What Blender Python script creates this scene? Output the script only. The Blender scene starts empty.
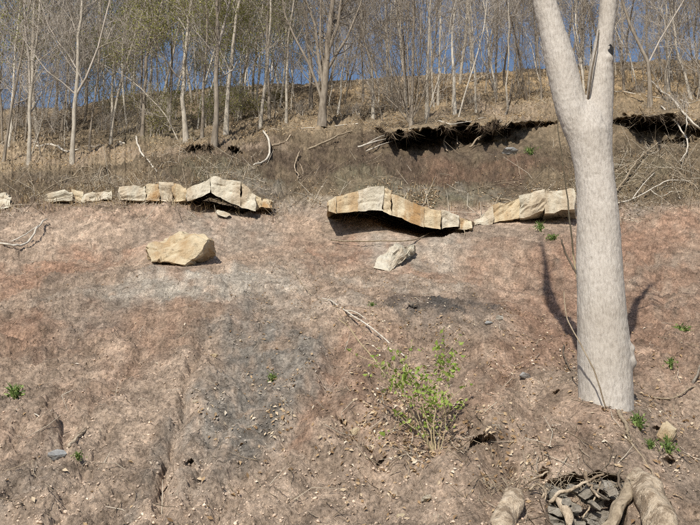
import bpy, bmesh, math, random
import numpy as np
from mathutils import Vector

# ------------------------------------------------------------------ camera, sky, sun, exposure
scene = bpy.context.scene
COL = scene.collection
F, CX, CY = 760.0, 350.0, 262.5          # focal length and centre of a 700 x 525 frame
PITCH = math.radians(10.0)
CAM_Z = 1.6
cam_d = bpy.data.cameras.new('camera')
cam_d.sensor_width = 36.0
cam_d.lens = 36.0 * F / 700.0
cam_d.clip_start = 0.05
cam_d.clip_end = 3000.0
cam = bpy.data.objects.new('camera', cam_d)
cam.location = (0, 0, CAM_Z)
cam.rotation_euler = (math.radians(90) + PITCH, 0, 0)
COL.objects.link(cam)
scene.camera = cam

SUN_EL, SUN_AZ = math.radians(44), math.radians(19)      # azimuth: to the left of straight behind the camera
to_sun = Vector((-math.sin(SUN_AZ) * math.cos(SUN_EL), -math.cos(SUN_AZ) * math.cos(SUN_EL), math.sin(SUN_EL)))
world = bpy.data.worlds.new('World')
scene.world = world
world.use_nodes = True
wn = world.node_tree
wn.nodes.clear()
sky = wn.nodes.new('ShaderNodeTexSky')
sky.sky_type = 'NISHITA'
sky.sun_disc = False
sky.sun_elevation = SUN_EL
sky.sun_rotation = math.atan2(to_sun.x, to_sun.y)
sky.altitude = 300
sky.air_density = 1.0
sky.dust_density = 1.6
sky.ozone_density = 1.4
bgn = wn.nodes.new('ShaderNodeBackground')
bgn.inputs['Strength'].default_value = 0.09
wo = wn.nodes.new('ShaderNodeOutputWorld')
wn.links.new(sky.outputs[0], bgn.inputs[0])
wn.links.new(bgn.outputs[0], wo.inputs[0])
sun_d = bpy.data.lights.new('sun', 'SUN')
sun_d.energy = 4.2
sun_d.angle = math.radians(0.53)
sun_d.color = (1.0, 0.945, 0.85)
sun = bpy.data.objects.new('sun', sun_d)
sun.rotation_euler = to_sun.to_track_quat('Z', 'Y').to_euler()
sun.location = to_sun * 60
COL.objects.link(sun)
scene.view_settings.view_transform = 'Standard'
scene.view_settings.look = 'None'
scene.view_settings.gamma = 1.0
scene.cycles.use_denoising = False
scene.cycles.pixel_filter_type = 'BLACKMAN_HARRIS'
scene.cycles.filter_width = 1.1
scene.view_settings.exposure = 0.28

# ------------------------------------------------------------------ helpers
SP, CP = math.sin(PITCH), math.cos(PITCH)

def P(u, v, Y):
    """world point at forward distance Y seen in the direction of (u, v)"""
    vp = CY - v
    den = F * CP - vp * SP
    return np.stack(np.broadcast_arrays(Y * (u - CX) / den, Y * 1.0, CAM_Z + Y * (F * SP + vp * CP) / den), -1)

def _h(ix, iy, iz, seed):
    h = (ix.astype(np.int64) * 374761393 + iy.astype(np.int64) * 668265263 + iz.astype(np.int64) * 2147483647 + seed * 974634777) & 0xFFFFFFFF
    h = ((h ^ (h >> 13)) * 1274126177) & 0xFFFFFFFF
    h = ((h ^ (h >> 16)) * 2246822519) & 0xFFFFFFFF
    return ((h ^ (h >> 15)) & 0xFFFF) / 32767.5 - 1.0

def noise2(x, y, seed=0):
    x = np.asarray(x, float); y = np.asarray(y, float)
    x0 = np.floor(x); y0 = np.floor(y)
    fx = x - x0; fy = y - y0
    fx = fx * fx * (3 - 2 * fx); fy = fy * fy * (3 - 2 * fy)
    z = np.zeros_like(x0)
    a = _h(x0, y0, z, seed); b = _h(x0 + 1, y0, z, seed); c = _h(x0, y0 + 1, z, seed); d = _h(x0 + 1, y0 + 1, z, seed)
    return (a * (1 - fx) + b * fx) * (1 - fy) + (c * (1 - fx) + d * fx) * fy

def noise3(p, seed=0):
    p0 = np.floor(p); f = p - p0
    f = f * f * (3 - 2 * f)
    r = 0
    for i in (0, 1):
        for j in (0, 1):
            for k in (0, 1):
                w = (f[:, 0] if i else 1 - f[:, 0]) * (f[:, 1] if j else 1 - f[:, 1]) * (f[:, 2] if k else 1 - f[:, 2])
                r = r + w * _h(p0[:, 0] + i, p0[:, 1] + j, p0[:, 2] + k, seed)
    return r

def fbm2(x, y, seed=0, octs=4, gain=0.5):
    r = 0; a = 1.0
    for k in range(octs):
        r = r + a * noise2(x * 2 ** k, y * 2 ** k, seed + k * 17); a *= gain
    return r

def sm(x, a, b):
    t = np.clip((x - a) / (b - a), 0, 1)
    return t * t * (3 - 2 * t)

def link(o, parent=None, label=None, cat=None, group=None, kind=None):
    COL.objects.link(o)
    if parent is not None: o.parent = parent
    if label: o['label'] = label
    if cat: o['category'] = cat
    if group: o['group'] = group
    if kind: o['kind'] = kind
    return o

def mesh_np(name, verts, faces_list, mats, smooth=False, parent=None, mat_idx=None, **tags):
    """faces_list: list of int arrays (n,3) or (n,4)"""
    me = bpy.data.meshes.new(name)
    verts = np.asarray(verts, np.float32).reshape(-1, 3)
    me.vertices.add(len(verts))
    me.vertices.foreach_set('co', verts.ravel())
    loops = np.concatenate([f.ravel() for f in faces_list]).astype(np.int32)
    tot = np.concatenate([np.full(len(f), f.shape[1]) for f in faces_list]).astype(np.int32)
    start = np.concatenate([[0], np.cumsum(tot)[:-1]]).astype(np.int32)
    me.loops.add(len(loops))
    me.loops.foreach_set('vertex_index', loops)
    me.polygons.add(len(tot))
    me.polygons.foreach_set('loop_start', start)
    me.polygons.foreach_set('loop_total', tot)
    if smooth: me.polygons.foreach_set('use_smooth', np.ones(len(tot), bool))
    if not isinstance(mats, (list, tuple)): mats = [mats]
    for m in mats: me.materials.append(m)
    if mat_idx is not None: me.polygons.foreach_set('material_index', np.asarray(mat_idx, np.int32))
    me.update(calc_edges=True)
    o = bpy.data.objects.new(name, me)
    return link(o, parent, **tags)

def empty(name, loc, **tags):
    o = bpy.data.objects.new(name, None)
    o.location = [float(c) for c in loc]
    o.empty_display_size = 0.2
    return link(o, None, **tags)

class Tubes:
    """collects tapered tubes and builds them as one mesh"""
    def __init__(self): self.d = {}
    def add(self, pts, radii, sides=5, cap=False):
        pts = [tuple(map(float, p)) for p in pts]; radii = [float(r) for r in radii]
        if cap:
            pts = [pts[0]] + pts + [pts[-1]]; radii = [1e-4] + radii + [1e-4]
        self.d.setdefault((len(pts), sides), ([], []))
        self.d[(len(pts), sides)][0].append(pts); self.d[(len(pts), sides)][1].append(radii)
    def arrays(self):
        V = []; Fs = []; off = 0
        for (n, s), (ps, rs) in self.d.items():
            p = np.array(ps); r = np.array(rs); N = len(p)
            t = np.zeros_like(p); t[:, 1:-1] = p[:, 2:] - p[:, :-2]; t[:, 0] = p[:, 1] - p[:, 0]; t[:, -1] = p[:, -1] - p[:, -2]
            bad = np.linalg.norm(t, axis=-1) < 1e-9
            if bad.any():
                t[:, 0][bad[:, 0]] = (p[:, 2] - p[:, 0])[bad[:, 0]] if n > 2 else (0, 0, 1)
                t[:, -1][bad[:, -1]] = (p[:, -1] - p[:, -3])[bad[:, -1]] if n > 2 else (0, 0, 1)
            t /= np.linalg.norm(t, axis=-1, keepdims=True) + 1e-12
            main = p[:, -1] - p[:, 0]; main /= np.linalg.norm(main, axis=-1, keepdims=True) + 1e-9
            ref = np.where(np.abs(main[:, 0:1]) < 0.8, [[1.0, 0, 0]], [[0, 1.0, 0]])[:, None, :]
            a = np.cross(t, np.broadcast_to(ref, t.shape)); a /= np.linalg.norm(a, axis=-1, keepdims=True) + 1e-9
            b = np.cross(t, a)
            ang = np.arange(s) * 2 * np.pi / s
            ring = p[:, :, None, :] + r[:, :, None, None] * (a[:, :, None, :] * np.cos(ang)[None, None, :, None] + b[:, :, None, :] * np.sin(ang)[None, None, :, None])
            V.append(ring.reshape(-1, 3))
            base = off + (np.arange(N) * n * s)[:, None, None] + (np.arange(n - 1) * s)[None, :, None]
            k = np.arange(s)[None, None, :]; k2 = (k + 1) % s
            q = np.stack([base + k, base + k2, base + s + k2, base + s + k], -1).reshape(-1, 4)
            Fs.append(q); off += N * n * s
        return np.concatenate(V), [np.concatenate(Fs)]
    def build(self, name, mat, parent=None, origin=None, smooth=True, wob=None, **tags):
        v, f = self.arrays()
        if wob: v = v + wob[0] * np.stack([noise3(v * wob[1] + 7.3 * i, 5 + i) for i in range(3)], -1)
        if origin is not None: v = v - np.array(origin)
        return mesh_np(name, v, f, mat, smooth, parent, **tags)

# ------------------------------------------------------------------ materials
def new_mat(name, rough=0.9, spec=0.15):
    m = bpy.data.materials.new(name); m.use_nodes = True
    nt = m.node_tree; b = nt.nodes['Principled BSDF']
    b.inputs['Roughness'].default_value = rough
    b.inputs['Specular IOR Level'].default_value = spec
    return m, nt, b

def N(nt, typ, **kw):
    n = nt.nodes.new(typ)
    for k, v in kw.items():
        if k in n.inputs: n.inputs[k].default_value = v
        else: setattr(n, k, v)
    return n

def ramp(nt, fac, stops):
    r = nt.nodes.new('ShaderNodeValToRGB')
    el = r.color_ramp.elements
    while len(el) < len(stops): el.new(0.5)
    for e, (p, c) in zip(el, stops): e.position = p; e.color = (*c, 1)
    nt.links.new(fac, r.inputs[0])
    return r.outputs[0]

def mixc(nt, typ, fac, a, b):
    n = nt.nodes.new('ShaderNodeMix'); n.data_type = 'RGBA'; n.blend_type = typ
    for s, x in ((n.inputs[0], fac), (n.inputs[6], a), (n.inputs[7], b)):
        if hasattr(x, 'is_linked') or hasattr(x, 'links'): nt.links.new(x, s)
        elif isinstance(x, (int, float)): s.default_value = x
        else: s.default_value = (*x, 1)
    return n.outputs[2]

def coords(nt, scale=(1, 1, 1), space='Object'):
    tc = nt.nodes.new('ShaderNodeTexCoord'); mp = nt.nodes.new('ShaderNodeMapping')
    mp.inputs['Scale'].default_value = scale
    nt.links.new(tc.outputs[space], mp.inputs[0])
    return mp.outputs[0]

def noise_node(nt, vec, scale, detail=4, rough=0.6):
    n = N(nt, 'ShaderNodeTexNoise', Scale=scale, Detail=detail, Roughness=rough)
    nt.links.new(vec, n.inputs['Vector'])
    return n.outputs['Fac']

def bump(nt, b, h, strength=0.5, dist=0.02):
    n = N(nt, 'ShaderNodeBump', Strength=strength, Distance=dist)
    nt.links.new(h, n.inputs['Height']); nt.links.new(n.outputs[0], b.inputs['Normal'])

def soil_mat():
    m, nt, b = new_mat('soil', 0.95, 0.08)
    at = N(nt, 'ShaderNodeAttribute', attribute_name='soil')
    v = coords(nt)
    n1 = noise_node(nt, v, 38, 5, 0.7); n2 = noise_node(nt, v, 9, 5, 0.65)
    c1 = ramp(nt, n1, [(0.3, (0.4, 0.38, 0.36)), (0.5, (1.05, 1.05, 1.05)), (0.7, (1.55, 1.53, 1.5))])
    c2 = ramp(nt, n2, [(0.32, (0.82, 0.81, 0.8)), (0.68, (1.18, 1.17, 1.16))])
    c = mixc(nt, 'MULTIPLY', 1.0, at.outputs['Color'], c1)
    c = mixc(nt, 'MULTIPLY', 1.0, c, c2)
    nt.links.new(c, b.inputs['Base Color'])
    n3 = noise_node(nt, v, 70, 6, 0.75)
    bump(nt, b, n3, 1.0, 0.035)
    return m

def rock_mat(name, c0, c1, c2, stain=(0.33, 0.17, 0.05), stain_amt=0.6, dirt=(0.16, 0.13, 0.09)):
    m, nt, b = new_mat(name, 0.9, 0.15)
    v = coords(nt); vs = coords(nt, (1.0, 1.0, 0.22))
    n1 = noise_node(nt, v, 3.0, 6, 0.7)
    c = ramp(nt, n1, [(0.3, c0), (0.5, c1), (0.72, c2)])
    n2 = noise_node(nt, vs, 3.4, 4, 0.6)
    f = ramp(nt, n2, [(0.46, (0, 0, 0)), (0.6, (stain_amt,) * 3)])
    c = mixc(nt, 'MIX', f, c, stain)
    n3 = noise_node(nt, v, 11, 5, 0.75)
    f3 = ramp(nt, n3, [(0.57, (0, 0, 0)), (0.7, (0.75,) * 3)])
    c = mixc(nt, 'MIX', f3, c, dirt)
    nt.links.new(c, b.inputs['Base Color'])
    bump(nt, b, noise_node(nt, v, 18, 8, 0.75), 0.8, 0.05)
    return m

def bark_mat(name, c0, c1, c2, zs=0.3, scale=14, bstr=0.6, bd=0.02, blotch=None, bsc=5.0, bth=(.58, .68), bam=.7):
    m, nt, b = new_mat(name, 0.92, 0.1)
    v = coords(nt, (1, 1, zs)); v2 = coords(nt)
    n1 = noise_node(nt, v, scale, 5, 0.7)
    c = ramp(nt, n1, [(0.28, c0), (0.5, c1), (0.75, c2)])
    n2 = noise_node(nt, v2, 2.2, 4, 0.6)
    c = mixc(nt, 'MULTIPLY', 1.0, c, ramp(nt, n2, [(0.3, (0.84, 0.82, 0.79)), (0.6, (1.03, 1.03, 1.03))]))
    if blotch:
        n4 = noise_node(nt, v2, bsc, 5, 0.7)
        c = mixc(nt, 'MIX', ramp(nt, n4, [(bth[0], (0, 0, 0)), (bth[1], (bam,) * 3)]), c, blotch)
    nt.links.new(c, b.inputs['Base Color'])
    bump(nt, b, n1, bstr, bd)
    return m

def island_mat(name, stops, rough=0.85, spec=0.15, transl=0.0):
    m, nt, b = new_mat(name, rough, spec)
    g = nt.nodes.new('ShaderNodeNewGeometry')
    c = ramp(nt, g.outputs['Random Per Island'], stops)
    nt.links.new(c, b.inputs['Base Color'])
    if transl:
        tr = nt.nodes.new('ShaderNodeBsdfTranslucent'); nt.links.new(c, tr.inputs[0])
        mx = nt.nodes.new('ShaderNodeMixShader'); mx.inputs[0].default_value = transl
        out = nt.nodes['Material Output']
        nt.links.new(b.outputs[0], mx.inputs[1]); nt.links.new(tr.outputs[0], mx.inputs[2]); nt.links.new(mx.outputs[0], out.inputs[0])
    return m

M_SOIL = soil_mat()
M_SAND = rock_mat('sandstone', (0.38, 0.3, 0.19), (0.6, 0.51, 0.36), (0.7, 0.63, 0.47), stain_amt=.75)
M_SANDP = rock_mat('sandstone_pale', (0.4, 0.36, 0.28), (0.58, 0.53, 0.42), (0.68, 0.64, 0.54), stain_amt=0.3)
M_SANDY = rock_mat('sandstone_yellow', (0.42, 0.33, 0.21), (0.58, 0.48, 0.325), (0.66, 0.58, 0.42), stain_amt=0.4)
M_GREYROCK = rock_mat('grey_stone', (0.25, 0.25, 0.24), (0.36, 0.37, 0.37), (0.46, 0.46, 0.45), stain_amt=0.1)
M_SHALE = rock_mat('shale', (0.24, 0.215, 0.175), (0.36, 0.328, 0.275), (0.48, 0.445, 0.385), stain=(0.2, 0.15, 0.1), stain_amt=0.3)
M_BIGBARK = bark_mat('smooth_bark', (0.32, 0.29, 0.255), (0.47, 0.435, 0.39), (0.56, 0.525, 0.475), 0.3, 75, 0.8, 0.01, (0.24, 0.21, 0.175), 13, (.61, .72), .55)
M_PALE = bark_mat('pale_bark', (0.24, 0.21, 0.17), (0.4, 0.36, 0.3), (0.54, 0.5, 0.42), 0.4, 9, 0.5, 0.03, (0.2, 0.18, 0.15))
M_GREY = bark_mat('grey_bark', (0.12, 0.1, 0.08), (0.24, 0.205, 0.165), (0.37, 0.33, 0.27), 0.3, 9, 0.6, 0.03)
M_DARK = bark_mat('dark_bark', (0.06, 0.05, 0.04), (0.13, 0.105, 0.08), (0.21, 0.18, 0.14), 0.3, 9, 0.6, 0.03)
M_WHITE = bark_mat('bleached_wood', (0.34, 0.3, 0.25), (0.53, 0.49, 0.42), (0.66, 0.62, 0.55), 0.2, 14, 0.4, 0.02)
M_TWIG = bark_mat('twig_bark', (0.28, 0.245, 0.2), (0.4, 0.36, 0.31), (0.5, 0.45, 0.4), 0.5, 3, 0.0, 0.01)
M_ROOT = bark_mat('root_wood', (0.26, 0.2, 0.14), (0.47, 0.385, 0.285), (0.6, 0.52, 0.41), 0.6, 24, 1.0, 0.03, (0.19, 0.14, 0.095), 9, (.49, .57), .8)
M_ROOTG = bark_mat('root_grey', (0.16, 0.125, 0.09), (0.3, 0.245, 0.175), (0.44, 0.37, 0.28), 0.4, 26, 0.8, 0.015)
M_KNOT = bark_mat('knot_dark', (0.012, 0.012, 0.013), (0.025, 0.025, 0.027), (0.05, 0.05, 0.05), 1, 20, 0.8, 0.02)
M_STEM = bark_mat('stem_bark', (0.28, 0.22, 0.14), (0.42, 0.35, 0.22), (0.5, 0.44, 0.3), 0.3, 20, 0.2, 0.005)
M_LEAFG = island_mat('fresh_leaf', [(0, (0.2, 0.3, 0.05)), (0.5, (0.29, 0.4, 0.08)), (1, (0.4, 0.48, 0.14))], 0.6, 0.3, 0.35)
M_BUD = island_mat('bud_leaf', [(0, (0.2, 0.22, 0.05)), (0.5, (0.32, 0.33, 0.1)), (1, (0.45, 0.42, 0.18))], 0.7, 0.2, 0.35)
M_EVER = island_mat('shrub_leaf', [(0, (0.17, 0.17, 0.05)), (0.5, (0.28, 0.26, 0.09)), (1, (0.42, 0.37, 0.15))], 0.7, 0.2, 0.3)
M_WEED = island_mat('weed_leaf', [(0, (0.09, 0.15, 0.04)), (0.6, (0.18, 0.26, 0.07)), (1, (0.32, 0.36, 0.14))], 0.6, 0.25, 0.3)
M_LITTER = island_mat('dead_leaf', [(0, (0.15, 0.09, 0.045)), (0.35, (0.3, 0.2, 0.11)), (0.7, (0.43, 0.32, 0.2)), (0.9, (0.53, 0.44, 0.32)), (1, (0.62, 0.55, 0.45))], 0.8, 0.2, 0.1)
M_PEB = island_mat('crumb_stone', [(0, (0.22, 0.17, 0.125)), (0.4, (0.35, 0.27, 0.2)), (0.75, (0.42, 0.36, 0.28)), (0.93, (0.5, 0.46, 0.4)), (1, (0.66, 0.63, 0.55))], 0.9, 0.1)
def clod_mat():
    m, nt, b = new_mat('soil_clod', 0.95, 0.08)
    at = N(nt, 'ShaderNodeAttribute', attribute_name='soil'); g = nt.nodes.new('ShaderNodeNewGeometry')
    c = mixc(nt, 'MULTIPLY', 1.0, at.outputs['Color'], ramp(nt, g.outputs['Random Per Island'], [(0, (.72, .7, .68)), (.6, (1.05, 1.05, 1.05)), (.93, (1.12, 1.12, 1.12)), (1, (1.22, 1.24, 1.26))]))
    nt.links.new(c, b.inputs['Base Color'])
    return m
M_CLOD = clod_mat()
M_TWIGL = island_mat('dead_twig', [(0, (0.13, 0.1, 0.07)), (0.5, (0.3, 0.24, 0.17)), (1, (0.55, 0.5, 0.41))], 0.9, 0.1)
M_STRAW = island_mat('dead_grass', [(0, (0.2, 0.13, 0.07)), (0.5, (0.36, 0.27, 0.16)), (1, (0.52, 0.43, 0.28))], 0.9, 0.1, 0.15)

# ------------------------------------------------------------------ the hillside
def tab(xs, ys):
    return lambda u: np.interp(u, xs, ys)
_lip = tab([-300, 0, 60, 120, 170, 200, 240, 290, 350, 395, 420, 450, 500, 545, 580, 620, 660, 700, 1000],
           [185, 172, 170, 163, 156, 149, 140, 130, 128, 134, 132, 129, 125, 123, 120, 116, 114, 118, 124])
def lip(u):
    u = np.asarray(u, float)
    return _lip(u) + 3.6 * fbm2(u / 13.0, u * 0 + 0.5, 41, 4, .7)
_crest = tab([-300, 0, 60, 120, 160, 200, 230, 260, 300, 340, 400, 450, 500, 560, 620, 700, 1000],
             [114, 110, 108, 98, 92, 88, 85, 83, 81, 79, 77, 74, 71, 67, 63, 62, 60])
def crest(u):
    u = np.asarray(u, float)
    return _crest(u) + 1.3 * fbm2(u / 30.0, u * 0 + 3.5, 43, 3)

_kw = np.array([900, 760, 640, 525, 460, 410, 360, 320, 290, 260, 240, 215, 200, 185, 150, 130, 110, 80, 66])
_ky = np.array([1.7, 2.3, 3.0, 4.0, 4.75, 5.5, 6.7, 8.2, 10, 12.5, 14.5, 17, 18.3, 19.6, 23, 24.8, 29, 38, 50])
_tw = np.linspace(66, 900, 3337)
_ty = np.interp(_tw, _kw[::-1], np.log(_ky[::-1]))
_k = np.exp(-0.5 * (np.arange(-60, 61) / 24.0) ** 2); _k /= _k.sum()
_ty = np.convolve(np.pad(_ty, 60, mode='edge'), _k, 'valid')
def Yb(w): return np.exp(np.interp(w, _tw, _ty))

def inv_warp(w, u):
    L = lip(u); C = crest(u)
    return np.where(w >= 205, w, np.where(w >= 130, L + (w - 130) / 75 * (205 - L), C + (w - 66) / 64 * (L - C)))
def warp(v, u):
    L = lip(u); C = crest(u)
    return np.where(v >= 205, v, np.where(v >= L, 130 + (v - L) / (205 - L) * 75, 66 + (v - C) / (L - C) * 64))

# hollows: columns, top row, bottom row, depth in metres, rows over which it closes above the top
CAVES = [
    ([185, 192, 210, 224, 243, 256], [201, 199, 192, 197, 209, 207], [203, 204, 211, 215, 215, 209], [.6, 1.6, 2.8, 3.0, 2.2, .5], 16),
    ([340, 350, 372, 395, 420, 445, 458], [213, 212, 209, 216, 226, 230, 227], [214, 216, 221, 234, 238.5, 238, 229], [.5, 1.6, 3.0, 3.6, 3.4, 2.2, .4], 20),
    ([372, 390, 410, 440, 470, 500, 535, 560], [130, 135, 134, 131, 128, 127, 125, 122], [140, 154, 163, 160, 158, 153, 146, 136], [0, 1.8, 2.6, 2.3, 2.5, 1.9, 1.3, 0], 3),
    ([605, 622, 640, 660, 680, 697, 715], [124, 120, 117, 117, 122, 130, 136], [130, 145, 156, 160, 157, 150, 142], [0, 1.2, 2.4, 2.6, 2.2, 1.4, 0], 3),
    ([178, 190, 205, 218], [152, 153, 151, 151], [156, 162, 161, 157], [0, .7, .8, 0], 3),
    ([226, 234, 244], [151, 150, 150], [158, 161, 157], [0, .7, 0], 3),
    ([544, 553, 575, 600, 618, 628], [490, 486, 483, 481, 483, 490], [560, 585, 590, 590, 585, 560], [0, .28, .4, .42, .34, 0], 6),
    ([536, 543, 552], [483, 477, 478], [495, 502, 500], [0, .2, 0], 5),
    ([466, 474, 486, 502], [466, 463, 466, 475], [476, 484, 489, 488], [0, .22, .26, 0], 5),
    ([500, 512, 526], [484, 478, 476], [520, 530, 528], [0, .1, 0], 8),
    ([400, 412, 426], [322, 318, 322], [325, 325, 326], [0, .15, 0], 3),
    ([512, 520, 530], [314, 312, 316], [321, 323, 322], [0, .2, 0], 4),
]
rs = np.random.RandomState(5)
for _ in range(26):       # small washed-out notches in the bare slope
    cu, cv = rs.uniform(20, 680), rs.uniform(270, 515)
    s = 0.5 + 0.9 * (cv - 250) / 260
    CAVES.append(([cu - 7 * s, cu, cu + 6 * s], [cv + rs.uniform(-2, 2), cv - 2, cv + rs.uniform(-2, 2)], [cv + 3 * s, cv + 6 * s, cv + 3 * s], [0, 0.07 + 0.05 * s, 0], 4))

us = np.unique(np.concatenate([np.linspace(-1600, -420, 14), np.linspace(-400, -46, 42), np.linspace(-45, 745, 840), np.linspace(750, 1120, 42), np.linspace(1140, 2300, 14)]))
ws = np.concatenate([np.linspace(900, 560, 40), np.linspace(556, 290, 330), np.linspace(289.3, 66, 305)])
U, W = np.meshgrid(us, ws)
V = inv_warp(W, U)
Y = Yb(W)
Y = Y * (1 + 0.035 * fbm2(U / 140, W / 70, 3, 3) * sm(W, 900, 400))
for cu, cv, ru, rv, am in [(395, 186, 74, 22, 1.9), (225, 176, 40, 18, .9)]:
    Y -= am * np.exp(-((U - cu) / ru) ** 2 - ((V - cv) / rv) ** 2)
for cu, ct, cb, cd, close in CAVES:
    m = (us >= cu[0]) & (us <= cu[-1])
    if not m.any(): continue
    uu = U[:, m]; vv = V[:, m]
    jit = (2.6 if cb[1] < 170 else (1.5 if close < 7 else 0.8))
    t = np.interp(uu, cu, ct) + jit * fbm2(uu / 7, uu * 0, 91, 2); b = np.interp(uu, cu, cb) + jit * fbm2(uu / 11, vv / 8 + 4, 92, 2); d = np.interp(uu, cu, cd)
    s = (b - vv) / np.maximum(b - t, 0.5)
    prof = np.where(s <= 1, sm(s, 0.0, 0.95), 1 - sm(t - vv, 0.4, close))
    lipf = np.where((close <= 3) & (vv < t), (1.25 if cb[1] < 170 else .35) * sm(t - vv, 0.4, 2.0) * (1 - sm(t - vv, 3, 24)), 0)
    if close <= 3 and cb[1] < 170 and cu[-1] - cu[0] > 60:
        d = d * np.clip(.8 + .7 * fbm2(uu / 16, vv / 9 + 9, 95, 3), .3, 1.25)
    Y[:, m] += d * (np.where(s > 0, prof, 0) - lipf)
G = P(U, V, Y)
Kf = (U - CX) / (F * CP - (CY - np.minimum(V, 525)) * SP)
G[..., 0] = Kf * np.maximum(Y, 3.6)
# relief: downslope rills, lumps, clods
gx, gy = G[..., 0], G[..., 1]
wx = gx + 0.5 * fbm2(gx * 0.5, gy * 0.35, 8, 3); wy = gy + 0.3 * noise2(gx * 0.6, gy * 0.6, 9)
bare = sm(W, 195, 235)
rill = np.abs(fbm2(wx * 1.1 + 0.12 * wy, wy * 0.16, 21, 3, 0.45))
rill2 = np.abs(fbm2(wx * 3.4 + 0.5 * wy, wy * 0.55, 25, 3, 0.55))
dz = bare * (0.16 * np.clip(rill, 0, .7) + 0.022 * np.clip(rill2, 0, .6)) * np.clip(gy / 6, 0.6, 1.0) * (1 - .45 * sm(gy, 6, 10)) * 1.25
dz += 0.10 * fbm2(gx * 0.35, gy * 0.3, 31, 3) * np.clip(gy / 8, 0.3, 2)
c1 = np.abs(fbm2(wx * 4.0 + wy * 1.2, wy * 2.4, 51, 3, 0.6)); c2 = np.abs(fbm2(gx * 14, gy * 14, 55, 4, 0.7)); c3 = noise2(gx * 46, gy * 34, 57) + .6 * noise2(gx * 90, gy * 70, 58)
dz += (0.022 - .008 * sm(gy, 6, 10)) * c1 + (0.02 + .012 * sm(gy, 8, 14)) * c2 + 0.0065 * c3 * np.clip(8 / gy, .75, 1)
steps = fbm2(wx * 0.55, wy * 1.7, 71, 4, 0.6)                # little crumbly breaks across the slope
dz += 0.05 * bare * sm(steps, 0.05, 0.16) * np.clip(gy / 7, .5, 1.0)
steps2 = fbm2(wx * 1.5, wy * 4.4, 73, 4, 0.65)
dz += 0.025 * bare * sm(steps2, 0.1, 0.2)
dz += (1 - bare) * (0.10 * np.abs(fbm2(gx * 1.1, gy * 0.8, 61, 3)) + 0.07 * c2 + .05 * fbm2(gx * 5, gy * 4, 63, 3))
# gullies washed into the slope, with a raised shoulder beside each
def polydist(pl):
    best = np.full(U.shape, 1e9)
    qu = U + 5 * fbm2(U / 14, V / 14, 181, 3); qv = V + 4 * fbm2(U / 14, V / 14, 185, 3)
    for (a0, b0), (a1, b1) in zip(pl[:-1], pl[1:]):
        dx, dy = a1 - a0, b1 - b0
        t = np.clip(((qu - a0) * dx + (qv - b0) * dy) / (dx * dx + dy * dy), 0, 1)
        best = np.minimum(best, np.hypot(qu - a0 - t * dx, qv - b0 - t * dy))
    return best
for pl, wd, dp in [([(192, 372), (186, 400), (176, 440), (166, 470), (158, 535)], 6, .10), ([(150, 345), (105, 400), (62, 440), (10, 500)], 7, .09), ([(66, 382), (40, 420), (0, 452)], 5, .06),
                   ([(335, 365), (300, 420), (250, 470), (200, 540)], 9, .09), ([(240, 400), (214, 440), (190, 490), (178, 540)], 6, .06), ([(110, 430), (80, 480), (50, 540)], 8, .07), ([(420, 330), (385, 400), (330, 450), (280, 540)], 10, .07),
                   ([(480, 320), (462, 370), (455, 420), (470, 470)], 9, .07), ([(640, 380), (640, 420), (655, 470), (690, 520)], 7, .06), ([(560, 300), (520, 345), (490, 400), (480, 450)], 9, .06), ([(110, 290), (60, 325), (0, 352)], 6, .10), ([(230, 300), (205, 340), (196, 375)], 6, .08), ([(640, 250), (660, 290), (690, 330)], 6, .1)]:
    d = polydist(pl)
    dz += .38 * dp * (-np.exp(-(d / wd) ** 2) + .8 * np.exp(-((d - 2.6 * wd) / (1.6 * wd)) ** 2)) - .12 * dp * np.exp(-(d / (.35 * wd)) ** 2)
inside = (us > -40) & (us < 740)
dz -= dz[:, inside].mean(1, keepdims=True)
calm = np.zeros_like(dz)
for cu, cv, ru, rv in [(222, 198, 46, 26), (393, 212, 80, 34), (180, 248, 42, 26), (150, 194, 50, 14), (80, 197, 45, 13), (525, 205, 60, 24), (395, 256, 30, 20), (465, 135, 110, 24), (655, 130, 60, 26), (605, 405, 50, 30), (588, 505, 62, 50), (515, 505, 34, 36), (640, 490, 50, 40), (434, 448, 36, 26)]:
    calm = np.maximum(calm, 1 - sm(np.sqrt(((U - cu) / ru) ** 2 + ((V - cv) / rv) ** 2), .75, 1.25))
dz *= 1 - 0.85 * calm
dz += .10 * np.exp(-((U - 585) / 90) ** 2 - ((V - 445) / 26) ** 2)
dz += .10 * np.exp(-((U - 596) / 48) ** 2 - ((V - 408) / 26) ** 2) + .04 * np.exp(-((U - 570) / 26) ** 2 - ((V - 396) / 14) ** 2)
G[..., 2] += dz * sm(W, 900, 620)
# ground beyond the crest and below the camera
last = G[-1]; k = last[:, :2] / last[:, 1:2]
back = []
for dY, dZ in ((3, 1.0), (8, 2.2), (18, 3.0), (45, 1.5), (110, -14), (260, -60)):
    r = last.copy(); r[:, 0] = k[:, 0] * (last[:, 1] + dY); r[:, 1] += dY; r[:, 2] += dZ; back.append(r)
first = G[0]; front = []
for fy, fz in ((-60, -2.5), (-12, -0.6), (-3, -0.08), (0.3, 0.02)):
    r = first.copy(); r[:, 1] = fy; r[:, 2] = fz; front.append(r)
GA = np.concatenate([np.array(front), G, np.array(back)], 0)
NF = len(front)
nr, nc = GA.shape[:2]

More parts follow.
